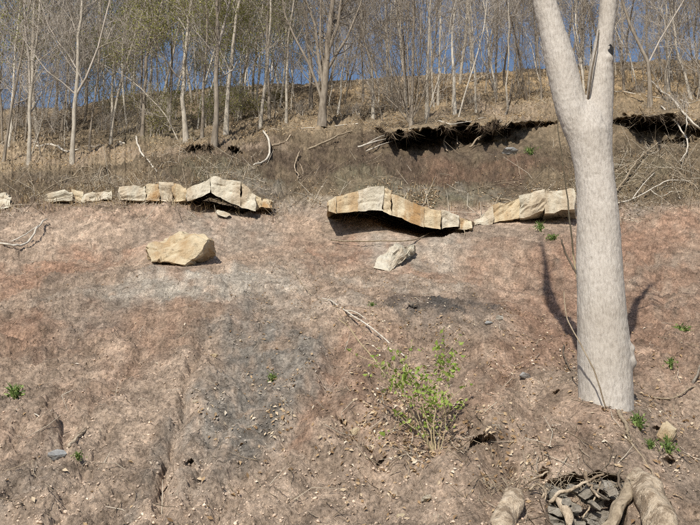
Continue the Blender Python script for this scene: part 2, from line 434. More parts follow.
# soil colours: where red clay, grey shale crumbs, pale dust and leaf mould lie
TAN = np.array([0.365, 0.268, 0.194]); RED = np.array([0.345, 0.212, 0.142]); GREY = np.array([0.268, 0.24, 0.204]); PALE = np.array([0.45, 0.405, 0.335])
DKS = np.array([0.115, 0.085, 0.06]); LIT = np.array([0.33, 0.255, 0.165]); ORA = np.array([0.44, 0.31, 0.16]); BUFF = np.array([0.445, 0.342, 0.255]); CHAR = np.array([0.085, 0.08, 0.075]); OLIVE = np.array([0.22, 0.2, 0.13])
wu = U + 14 * fbm2(U / 30, V / 22, 101, 4, 0.6); wv = V + 9 * fbm2(U / 34, V / 20, 111, 4, 0.6)
soil = np.broadcast_to(TAN, G.shape).copy()
def patch(col, cu, cv, ru, rv, ang=0, amt=1.0, soft=0.5):
    global soil
    a = math.radians(ang)
    x = (wu - cu) * math.cos(a) + (wv - cv) * math.sin(a); y = -(wu - cu) * math.sin(a) + (wv - cv) * math.cos(a)
    d = np.sqrt((x / ru) ** 2 + (y / rv) ** 2)
    m = (1 - sm(d, 1 - soft, 1 + soft * 0.6)) * amt
    m = 1.0 * m * np.clip(0.8 + 0.6 * fbm2(U / 9, V / 7, int(cu + cv), 3), 0, 1.15)
    m = np.clip(m, 0, 1)[..., None]
    soil = soil * (1 - m) + col * m
lo = fbm2(wx * 0.45, wy * 0.22, 121, 4, 0.6)
m = sm(lo, 0.0, 0.7)[..., None]; soil = soil * (1 - .55 * m) + BUFF * .55 * m
m = sm(-lo, 0.15, 0.8)[..., None]; soil = soil * (1 - .5 * m) + RED * .5 * m
st = fbm2(wx * 1.5 + .25 * wy, wy * 0.2, 123, 4, 0.6)          # streaks washed down the slope
m = sm(st, 0.1, 0.6)[..., None]; soil = soil * (1 - .6 * m) + BUFF * .6 * m
m = sm(-st, 0.15, 0.6)[..., None]; soil = soil * (1 - .55 * m) + np.array([.25, .2, .155]) * .55 * m
st2 = fbm2(wx * 4.0 + .6 * wy, wy * 0.6, 127, 4, 0.6)
soil = soil * (1 + .16 * np.clip(st2, -1, 1))[..., None]
for a in [(RED, 60, 262, 110, 13, -12, .8), (RED, 20, 275, 60, 10, -8, .6), (RED, 150, 300, 60, 10, -15, .45), (RED, 270, 235, 60, 10, 5, .3),
          (RED, 345, 252, 36, 14, 5, .8), (RED, 465, 272, 80, 8, 0, .6), (RED, 640, 240, 70, 26, -18, .75), (RED, 690, 225, 40, 22, 0, .6),
          (RED, 565, 300, 40, 60, 0, .55), (RED, 520, 350, 60, 22, -20, .5), (RED, 330, 405, 30, 60, 35, .6), (RED, 60, 340, 90, 14, -10, .4), (RED, 20, 330, 30, 12, 0, .6),
          (RED, 660, 350, 50, 50, 0, .45), (RED, 480, 255, 60, 8, 0, .35), (RED, 180, 340, 40, 30, -60, .4),
          (GREY, 265, 345, 66, 36, 10, 1.0), (GREY, 245, 412, 60, 42, -30, .95), (GREY, 300, 372, 34, 28, 0, .85), (GREY, 215, 450, 30, 60, 20, .45),
          (CHAR, 450, 308, 72, 16, -3, .8), (RED * .92, 610, 290, 120, 70, 0, .65), (RED, 110, 380, 70, 30, -35, .45), (RED, 30, 430, 60, 30, -35, .4), (RED, 400, 430, 60, 40, 0, .35), (RED, 560, 430, 80, 30, 0, .45), (GREY, 460, 330, 50, 16, 0, .35), (PALE, 190, 292, 90, 14, -6, .75), (PALE, 250, 282, 60, 18, 0, .55), (PALE, 90, 300, 80, 8, -10, .3),
          (PALE, 230, 228, 60, 16, 0, .35), (PALE, 420, 250, 60, 18, 0, .45), (PALE, 320, 310, 90, 12, 5, .35), (PALE, 400, 285, 100, 8, 0, .35),
          (GREY, 120, 320, 60, 14, -20, .3), (BUFF, 100, 440, 90, 22, -45, .7), (BUFF, 40, 400, 60, 18, -35, .4), (BUFF, 300, 470, 80, 16, -40, .45), (BUFF, 340, 490, 80, 40, 0, .3),
          (BUFF, 420, 500, 70, 40, 0, .35), (TAN, 560, 440, 70, 40, 0, .4), (GREY, 40, 480, 50, 20, 0, .35), (GREY, 660, 180, 60, 30, -25, .45), (GREY, 640, 165, 45, 20, -25, .35)]:
    patch(*a)
# pale and dark bands carried down the slope
for col, pl, wd, am in [(BUFF * 1.08, [(215, 335), (160, 390), (110, 450), (50, 530)], 15, .75), (BUFF * 1.05, [(120, 350), (70, 400), (0, 455)], 12, .6), (BUFF * 1.1, [(330, 430), (290, 475), (240, 535)], 16, .7), (BUFF * 1.05, [(300, 400), (262, 452), (225, 500), (205, 540)], 8, .5),
                        (RED, [(345, 350), (318, 400), (300, 440)], 12, .6), (RED, [(30, 320), (0, 335)], 14, .6), (GREY * 1.1, [(190, 400), (150, 470), (120, 535)], 8, .5), (GREY, [(60, 430), (20, 490), (0, 520)], 9, .4), (BUFF, [(560, 420), (500, 440), (440, 490), (400, 540)], 20, .6), (RED * .95, [(600, 330), (540, 350), (500, 385), (470, 420)], 16, .5), (GREY, [(250, 300), (235, 330), (230, 380)], 14, .5), (PALE, [(300, 290), (240, 285), (170, 298), (110, 300)], 7, .6)]:
    m = np.clip(am * np.exp(-(polydist(pl) / wd) ** 2) * np.clip(.8 + .6 * fbm2(U / 8, V / 8, 191, 3), 0, 1.2), 0, 1)[..., None]
    soil = soil * (1 - m) + col * m
# above the rock band
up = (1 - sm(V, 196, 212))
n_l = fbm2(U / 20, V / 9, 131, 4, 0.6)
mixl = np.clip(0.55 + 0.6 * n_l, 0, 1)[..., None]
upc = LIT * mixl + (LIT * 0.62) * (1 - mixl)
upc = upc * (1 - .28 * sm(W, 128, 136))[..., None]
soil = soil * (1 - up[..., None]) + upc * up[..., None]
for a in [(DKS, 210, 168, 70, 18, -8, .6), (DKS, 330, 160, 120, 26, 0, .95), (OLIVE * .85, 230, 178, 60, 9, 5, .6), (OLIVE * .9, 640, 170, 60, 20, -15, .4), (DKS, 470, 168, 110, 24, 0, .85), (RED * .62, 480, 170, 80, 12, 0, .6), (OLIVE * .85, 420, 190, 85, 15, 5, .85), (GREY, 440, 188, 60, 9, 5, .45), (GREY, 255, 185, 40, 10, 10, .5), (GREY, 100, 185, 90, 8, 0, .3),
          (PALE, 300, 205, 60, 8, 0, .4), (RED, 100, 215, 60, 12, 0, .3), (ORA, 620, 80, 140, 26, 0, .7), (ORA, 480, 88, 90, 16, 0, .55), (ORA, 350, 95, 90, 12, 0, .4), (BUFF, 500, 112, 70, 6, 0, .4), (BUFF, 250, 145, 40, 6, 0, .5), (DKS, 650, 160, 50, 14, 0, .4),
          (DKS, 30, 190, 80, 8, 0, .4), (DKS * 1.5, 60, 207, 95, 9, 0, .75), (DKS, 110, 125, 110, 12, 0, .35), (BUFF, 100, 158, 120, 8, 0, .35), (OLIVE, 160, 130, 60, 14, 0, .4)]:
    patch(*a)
fine = fbm2(gx * 9, gy * 6, 141, 4, 0.75)
soil *= np.clip(1 + 0.27 * fine, 0.5, 1.5)[..., None]
spk = noise2(U * 0.9, W * 1.1, 151)
soil = np.where((spk > 0.8)[..., None], soil * 1.3, soil); soil = np.where((spk < -0.82)[..., None], soil * 0.68, soil)
soil = soil * .9 + soil.mean(-1, keepdims=True) * .1
soil = np.clip(soil * (1 + .14 * sm(V, 190, 215))[..., None], 0.02, 0.75)
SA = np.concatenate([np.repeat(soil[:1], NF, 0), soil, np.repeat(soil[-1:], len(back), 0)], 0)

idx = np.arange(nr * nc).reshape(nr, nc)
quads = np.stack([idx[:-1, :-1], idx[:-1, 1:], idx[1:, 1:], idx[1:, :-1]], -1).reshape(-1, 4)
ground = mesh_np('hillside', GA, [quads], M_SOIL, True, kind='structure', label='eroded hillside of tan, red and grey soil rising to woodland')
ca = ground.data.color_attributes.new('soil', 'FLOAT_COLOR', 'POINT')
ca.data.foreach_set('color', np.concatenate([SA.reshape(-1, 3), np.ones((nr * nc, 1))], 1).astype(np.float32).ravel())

# grid look-ups
Gn = np.zeros_like(G)
du = np.gradient(G, axis=1); dw = np.gradient(G, axis=0)
Gn = np.cross(dw, du); Gn /= np.linalg.norm(Gn, axis=-1, keepdims=True) + 1e-9
Gn = np.where((Gn[..., 2:3] < 0) & (Gn[..., 1:2] > 0), -Gn, Gn)
_wdesc = ws[::-1]
def gidx(u, w):
    j = np.clip(np.searchsorted(us, u), 0, len(us) - 1)
    i = len(ws) - 1 - np.clip(np.searchsorted(_wdesc, w), 0, len(ws) - 1)
    return i, j
def gp(u, v):
    """point of the ground seen at (u, v)"""
    i, j = gidx(u, warp(np.asarray(float(v)), np.asarray(float(u))))
    return G[i, j].copy()
def toward(p, d):
    """point moved d metres from p toward the viewer's side of the slope"""
    c = np.array([0, 0, CAM_Z]); q = p - c
    return c + q * (1 - d / np.linalg.norm(q))

# ------------------------------------------------------------------ rocks
def rock(name, pts, mat, parent=None, cuts=5, amp=0.03, freq=3.0, seed=0, origin=None, smooth=False, **tags):
    bm = bmesh.new()
    for p in pts: bm.verts.new([float(c) for c in p])
    r = bmesh.ops.convex_hull(bm, input=bm.verts)
    bmesh.ops.delete(bm, geom=[g for g in r['geom_interior'] if isinstance(g, bmesh.types.BMVert)], context='VERTS')
    bmesh.ops.subdivide_edges(bm, edges=bm.edges[:], cuts=cuts, use_grid_fill=True)
    bm.normal_update()
    co = np.array([v.co for v in bm.verts]); no = np.array([v.normal for v in bm.verts])
    d = noise3(co * freq, seed) + 0.6 * noise3(co * freq * 2.3, seed + 1) + 0.4 * noise3(co * freq * 5.1, seed + 2) - 0.7 * np.exp(-(noise3(co * freq * np.array([.9, .9, 2.2]), seed + 9) / .09) ** 2)
    jit = np.stack([noise3(co * freq * 1.7 + 3 * k, seed + 5 + k) for k in range(3)], -1)
    co = co + no * (amp * d)[:, None] + jit * amp * 0.6
    if origin is not None: co = co - np.array(origin)
    for v, c in zip(bm.verts, co): v.co = c
    me = bpy.data.meshes.new(name); bm.to_mesh(me); bm.free()
    if smooth: me.polygons.foreach_set('use_smooth', np.ones(len(me.polygons), bool))
    me.materials.append(mat)
    return link(bpy.data.objects.new(name, me), parent, **tags)

def hexa(u0, u1, t0, t1, b0, b1, Yf, depth, rise=0.05, pin=0.0, under=0.0):
    f = [P(u0, t0, Yf), P(u1, t1, Yf), P(u1, b1, Yf - .04), P(u0, b0, Yf - .04)]
    b = [p + np.array([p[0] / Yf * depth * (1 - pin), depth, rise]) for p in f]
    for k in (2, 3): b[k] = b[k] + np.array([0, 0, (b[1 if k == 2 else 0][2] - b[k][2]) * under])
    return [np.array(p) for p in f] + b

def ledge(name, label, us_, tops, bots, Yf, depth, mats, seed, amp=0.03, group=None, cat='rock ledge', cuts=6, under=0.0):
    R = np.random.RandomState(seed)
    um = (us_[0] + us_[-1]) / 2
    Yf = float(gp(um, max(bots) + 6)[1]) + Yf
    mid = P(um, max(bots), Yf)
    e = empty(name, mid, label=label, cat=cat, group=group)
    jt = R.uniform(-.7, .7, len(us_)); jb = R.uniform(-.4, .4, len(us_))
    for i in range(len(us_) - 1):
        u0, u1 = us_[i] + .03, us_[i + 1] - .03
        yy = Yf + R.uniform(-.07, .07)
        st_ = R.uniform(-.8, .8) if under == 0 else R.uniform(-.3, .3)
        t0, t1, b0, b1 = tops[i] + jt[i] + st_, tops[i + 1] + jt[i + 1] + st_, bots[i] + jb[i], bots[i + 1] + jb[i + 1]
        dp = depth + R.uniform(-.1, .1)
        rock('block', hexa(u0, u1, t0, t1, b0, b1, yy, .8 if under else dp, rise=0.1, under=under), mats[i % len(mats)], e, cuts, amp, 2.6, seed * 13 + i, origin=mid)
        if under: rock('shade_plate', hexa(u0 - .3, u1 + .3, t0 + .8, t1 + .8, t0 + 5, t1 + 5, yy + .15, dp, rise=.35), mats[i % len(mats)], e, 3, .03, 2.6, seed * 17 + i, origin=mid)  # unseen plate added behind the block to keep sun out of the hollow
    return e

ledge('sandstone_ledge', 'long jointed cream sandstone slab overhanging a dark hollow in mid slope',
      [328, 336, 358, 383, 391, 424, 441, 459], [201, 196, 191, 187.5, 192, 206, 211, 217],
      [212, 214, 211.5, 211.5, 215, 227, 230, 226], 0.3, 3.6, [M_SAND, M_SANDY, M_SANDP, M_SAND], 3, under=.97, cuts=9)
ledge('sandstone_slab', 'pale sandstone slab roofing the small dark hollow above the loose block',
      [188, 211, 241, 255], [190, 176.5, 182, 194], [201, 193.5, 207.5, 211], 0.1, 2.8, [M_SANDP, M_SANDP, M_SANDP], 5, 0.04, under=.97, cuts=11)
ledge('sandstone_ledge', 'broken row of pale sandstone blocks in the bank left of the slab',
      [119, 146, 160, 173, 187], [187, 184, 183, 184, 186], [200, 201, 202, 202, 201], 0.3, 1.8, [M_SANDP, M_SAND, M_SANDP, M_SANDY, M_SANDY], 7, 0.05)
ledge('sandstone_ledge', 'half buried sandstone blocks in the bank near the left edge',
      [46, 72, 82, 112], [195, 191, 193, 190], [202, 202, 202, 200], 0.45, 1.8, [M_SANDP, M_SAND, M_SANDP], 9, 0.06)
ledge('sandstone_ledge', 'weathered pale sandstone rib behind the big trunk, turf on top',
      [474, 492, 520, 545, 574], [219, 208, 197, 189, 188], [226, 223, 218, 212, 208], .8, 2.6, [M_SANDP, M_SANDY, M_SANDP, M_SANDP, M_SAND, M_SANDP], 11, 0.06)
ledge('sandstone_block', 'small cream stones just right of the pale slab', [254, 262, 272], [196, 197, 199], [210, 207, 208], 0.2, 1.4, [M_SANDY, M_SAND], 12, 0.05, cat='rock', cuts=5)
rock('sandstone_stump', hexa(459, 472, 217, 219, 229, 228, float(gp(465, 232)[1]), 1.4), M_SAND, None, 6, .06, 3, 77, label='rounded brown stone at the right end of the long slab', cat='rock')

# the loose tilted block
def near(u, v, pts):
    y0 = float(gp(u, v)[1])
    return [P(a, b, y0 + c) for a, b, c in pts]
blk = near(180, 267, [(147, 246, .35), (165, 235, .75), (182, 228, 1.15), (212, 239, .3), (184, 265, 0), (150, 263, .05), (209, 260, .85), (188, 267, .2), (180, 245, 2.2), (206, 248, 2.0), (155, 262, 1.8)])
rock('sandstone_boulder', blk, M_SANDY, None, 14, 0.07, 2.0, 21, label='big loose tilted yellow sandstone block lying below the pale slab', cat='boulder')
bo = near(388, 271, [(374, 268, .1), (378, 256, .4), (395, 246, .9), (416, 242.5, 1.4), (413, 251, 1.1), (402, 262, .5), (388, 271, 0), (400, 268, 1.8), (414, 258, 2)])
rock('sandstone_boulder', bo, M_SANDP, None, 8, 0.05, 2.4, 22, label='pale cracked boulder half buried below the long slab', cat='boulder')
rock('sandstone_boulder', near(0, 209, [(-14, 200, .2), (-8, 194, .5), (6, 193, .5), (12, 199, .2), (10, 208, 0), (-10, 209, 0), (2, 203, 1.6), (-6, 200, 1.6)]), M_SANDP, None, 6, 0.07, 2.4, 23,
     label='white rock cut off by the left edge of the photo', cat='boulder')
rock('sandstone_stone', near(224, 218, [(216, 210, .2), (231, 214, .1), (226, 218, -.1), (218, 215.5, -.1), (224, 213, .6), (222, 211, .5)]), M_SANDP, None, 4, 0.03, 4, 24, label='flat white stone at the mouth of the small hollow', cat='stone')

def stone(u, v, wpx, hpx, mat, label, seed, name='stone', flat=0.75, group=None):
    c = gp(u, v + hpx * .4); s = c[1] / F
    R = np.random.RandomState(seed)
    pts = []
    for _ in range(16):
        d = R.normal(size=3); d /= np.linalg.norm(d)
        pts.append(c + np.array([d[0] * wpx * s / 2, d[1] * wpx * s / 2 * flat, d[2] * hpx * s / 2 * 1.15 + hpx * s * .3]) * R.uniform(.85, 1.05))
    return rock(name, pts, mat, None, 3, 0.012 * wpx * s * 3, 5 / (wpx * s * 2), seed, label=label, cat='stone', group=group)
stone(57, 456, 23, 12, M_GREYROCK, 'flat blue-grey stone beside the short pale stick, lower left', 31)
stone(667, 430, 22, 24, M_SANDY, 'cream stone in the soil right of the big trunk', 32)
stone(195, 410, 7, 4, M_SANDP, 'small white stone on the dark grey patch', 33)
stone(470, 374, 8, 5, M_GREYROCK, 'small grey stone between the sapling and the big trunk', 34)
stone(488, 330, 9, 5, M_GREYROCK, 'small grey stone lying below the charcoal patch', 35)
stone(500, 322, 9, 6, M_SHALE, 'dark grey stone left of the trunk shadow', 36)
stone(525, 379, 13, 9, M_GREYROCK, 'flaky grey stone left of the trunk base', 37)
stone(213, 357, 9, 5, M_SANDY, 'small buff stone on the upper edge of the grey patch', 38)
stone(478, 408, 10, 5, M_SANDP, 'small pale stone on the tan soil right of the sapling', 39)
stone(426, 507, 15, 7, M_SANDP, 'pale stone sunk in the soil at the bottom edge', 40)
stone(402, 517, 13, 7, M_SANDY, 'buff stone sunk in the soil at the bottom edge', 41)
stone(355, 420, 12, 8, M_SANDY, 'cream stone among dead leaves left of the sapling', 42)
stone(86, 199, 12, 9, M_SANDP, 'pale stone in the dry grass bank on the left', 43)
stone(204, 147, 16, 5, M_GREYROCK, 'grey stone on the lip of the bank under the woods', 44)
stone(508, 151, 22, 9, M_GREYROCK, 'grey stone at the foot of the undercut bank', 45)

# shale in the hollow under the roots
sc0 = P(588, 525, 4.45)
sh = empty('shale_outcrop', sc0, label='crumbly dark grey shale filling the hollow under the roots, bottom right', cat='rock outcrop')
R = np.random.RandomState(8)
for k in range(70):
    u = R.uniform(550, 628); v = R.uniform(484, 548)
    wp, hp = R.uniform(9, 20), R.uniform(4, 8)
    c = P(u, v, 4.45 - (v - 484) * 0.004 + R.uniform(-.07, .07)); s = c[1] / F
    a = R.uniform(-.7, .5)
    pts = []
    for sx in (-1, 1):
        for sz in (-1, 1):
            for sy in (-1, 1):
                x = sx * wp * s / 2 * R.uniform(.55, 1); z = sz * hp * s / 2 * R.uniform(.6, 1); y = sy * 0.06 * R.uniform(.6, 1.2)
                pts.append(c + np.array([x * math.cos(a) - z * math.sin(a), y, x * math.sin(a) + z * math.cos(a)]))
    rock('shale_piece', pts, M_SHALE, sh, 2, 0.006, 22, 300 + k, origin=sc0)

# ------------------------------------------------------------------ trees
def grow(T, rng, p, d, L, r, lev, maxlev, dens=1.0, up=0.12, rmin=0.0065, spread=(25, 50)):
    n = 5 if lev == 1 else (4 if lev == 2 else 3)
    pts = [Vector(p)]; d = Vector(d).normalized(); ds = []
    for k in range(n):
        d = (d + Vector((rng.gauss(0, .16), rng.gauss(0, .16), rng.gauss(0, .12) + up))).normalized()
        ds.append(d); pts.append(pts[-1] + d * (L / n))
    r1 = max(r * 0.3, rmin * .6)
    T.add(pts, [r + (r1 - r) * k / n for k in range(n + 1)], 5 if r > .03 else 3)
    if lev >= maxlev: return
    nch = max(2, int(round({1: 5, 2: 5, 3: 3}.get(lev, 2) * dens * rng.uniform(.7, 1.3))))
    for c in range(nch):
        t = rng.uniform(.2, 1.0); i = min(int(t * n), n - 1)
        q = pts[i].lerp(pts[i + 1], t * n - i)
        grow(T, rng, q, side(rng, ds[i], *spread), L * rng.uniform(.42, .7), max(r * (1 - .6 * t) * .6, rmin), lev + 1, maxlev, dens, up, rmin, spread)

def side(rng, d, a0, a1):
    a = math.radians(rng.uniform(a0, a1)); ph = rng.uniform(0, 2 * math.pi)
    x = d.orthogonal().normalized(); y = d.cross(x)
    return d * math.cos(a) + (x * math.cos(ph) + y * math.sin(ph)) * math.sin(a)

def leaf_cloud(rng, centres, n, spread, size, mat, name, parent, origin=(0, 0, 0), squash=0.8, **tags):
    R = np.random.RandomState(rng.randrange(10 ** 6))
    c = np.array(centres)[R.randint(0, len(centres), n)] + R.normal(size=(n, 3)) * spread * np.array([1, 1, squash])
    return leaves(R, c, size, mat, name, parent, origin, **tags)

def leaves(R, c, size, mat, name, parent, origin=(0, 0, 0), normal=None, flat=0.0, **tags):
    n = len(c)
    a = R.normal(size=(n, 3)); 
    if normal is not None:
        a -= (a * normal).sum(1, keepdims=True) * normal
    a /= np.linalg.norm(a, axis=1, keepdims=True)
    nn = R.normal(size=(n, 3)) * (1 - flat) + (normal * flat * 2.2 if normal is not None else 0)
    b = np.cross(nn, a); b /= np.linalg.norm(b, axis=1, keepdims=True) + 1e-9
    nrm = np.cross(a, b)
    s = size * R.uniform(.55, 1.25, (n, 1))
    fold = R.uniform(-.05, .35, (n, 1))
    v = np.stack([c - a * s * .5, c + b * s * .27 + nrm * s * fold, c + a * s * .5 + nrm * s * R.uniform(-.1, .2, (n, 1)), c - b * s * .27 + nrm * s * fold], 1) - np.array(origin)
    i = np.arange(n)[:, None] * 4
    f = np.concatenate([i + [[0, 1, 2]], i + [[0, 2, 3]]])
    return mesh_np(name, v.reshape(-1, 3), [f], mat, False, parent, **tags)

def tree(label, path, wpx, mat, seed, Yt=None, H=11.0, nb=12, b0=0.2, maxlev=4, dens=1.0, forks=(), leafn=0, twig=None, name='bare_tree', blen=(1.6, 3.2), topw=.55, burr=0, Lup=.12):
    """path: (u, v) points from the base upward, in the plane of the tree's own distance"""
    rng = random.Random(seed)
    base = gp(*path[0])
    Yt = Yt or float(base[1])
    tw = [Vector(P(u, v, Yt)) for u, v in path]
    base = Vector((tw[0].x, Yt, tw[0].z)); 
    s = Yt / F
    pts = [base - Vector((0, 0, .15))] + [base] + tw[1:]
    d = (pts[-1] - pts[-2]).normalized()
    htop = pts[-1].z - base.z
    # the trunk goes on to its top, straightening up
    while pts[-1].z - base.z < H:
        d = (d + Vector((rng.gauss(0, .06), rng.gauss(0, .06), .12))).normalized()
        pts.append(pts[-1] + d * 0.9)
    # refine with small wander
    fine = [pts[0]]
    for a, b in zip(pts[:-1], pts[1:]):
        n = max(1, int((b - a).length / .55))
        for k in range(1, n + 1):
            q = a.lerp(b, k / n)
            if k < n: q = q + Vector((rng.gauss(0, .022), rng.gauss(0, .03), 0))
            fine.append(q)
    rb = wpx * s / 2 * .78
    def rad(z):
        t = max(0, min(1, z / H)); tt = min(1, z / max(htop, 1.0))
        return max(0.008, rb * (1 - (1 - topw) * tt) * (1 - 0.9 * max(0, (z - htop) / max(H - htop, 1))) * (1 + 0.35 * math.exp(-max(z, 0) / .18)))
    radii = [rad(q.z - base.z) for q in fine]
    root = empty(name, base, label=label, cat='tree', group='bare trees on the wooded slope')
    T = Tubes(); T.add(fine, radii, 9)
    T.build('trunk', mat, root, base, wob=(rb * .12, 3.5))
    B = Tubes()
    for fk in forks:          # forks: (list of (u,v)), width
        fp, fw = fk
        q = [Vector(P(u, v, Yt + 0.02 * i)) for i, (u, v) in enumerate(fp)]
        dd = (q[-1] - q[-2]).normalized()
        for _ in range(4):
            dd = (dd + Vector((rng.gauss(0, .1), rng.gauss(0, .1), .15))).normalized(); q.append(q[-1] + dd * 0.9)
        n = len(q); rr = [max(.007, fw * s / 2 * (1 - .85 * k / (n - 1))) for k in range(n)]
        rr = [x * .78 for x in rr]; B.add(q, rr, 6)
        for k in range(1, n):
            for _ in range(2):
                grow(B, rng, q[k - 1].lerp(q[k], rng.random()), side(rng, (q[k] - q[k - 1]).normalized(), 25, 55), rng.uniform(.8, 1.8), max(rr[k] * .5, .007), 2, maxlev, dens, Lup)
    tips = []
    for k in range(nb):
        t = b0 + (1 - b0) * (k + rng.random()) / nb
        z = base.z + t * H
        i = next((j for j in range(len(fine) - 1) if fine[j + 1].z >= z), len(fine) - 2)
        q = fine[i]; dd = (fine[i + 1] - fine[i]).normalized()
        r0 = radii[i] * rng.uniform(.3, .55)
        Lb = rng.uniform(*blen) * (1.15 - .5 * t)
        grow(B, rng, q, side(rng, dd, 30, 62), Lb, max(r0, .01), 1, maxlev, dens, Lup)
        tips.append(q + dd * .6)
    B.build('crown', twig or M_TWIG, root, base, smooth=False)
    if leafn:
        v, _ = B.arrays()
        R = np.random.RandomState(seed)
        v = v[(v[:, 2] - base.z) < 8.5]
        c = v[R.randint(0, len(v), leafn)] + R.normal(size=(leafn, 3)) * .12
        leaves(R, c, 0.075, M_BUD, 'young_leaves', root, base, kind='stuff')
    return root

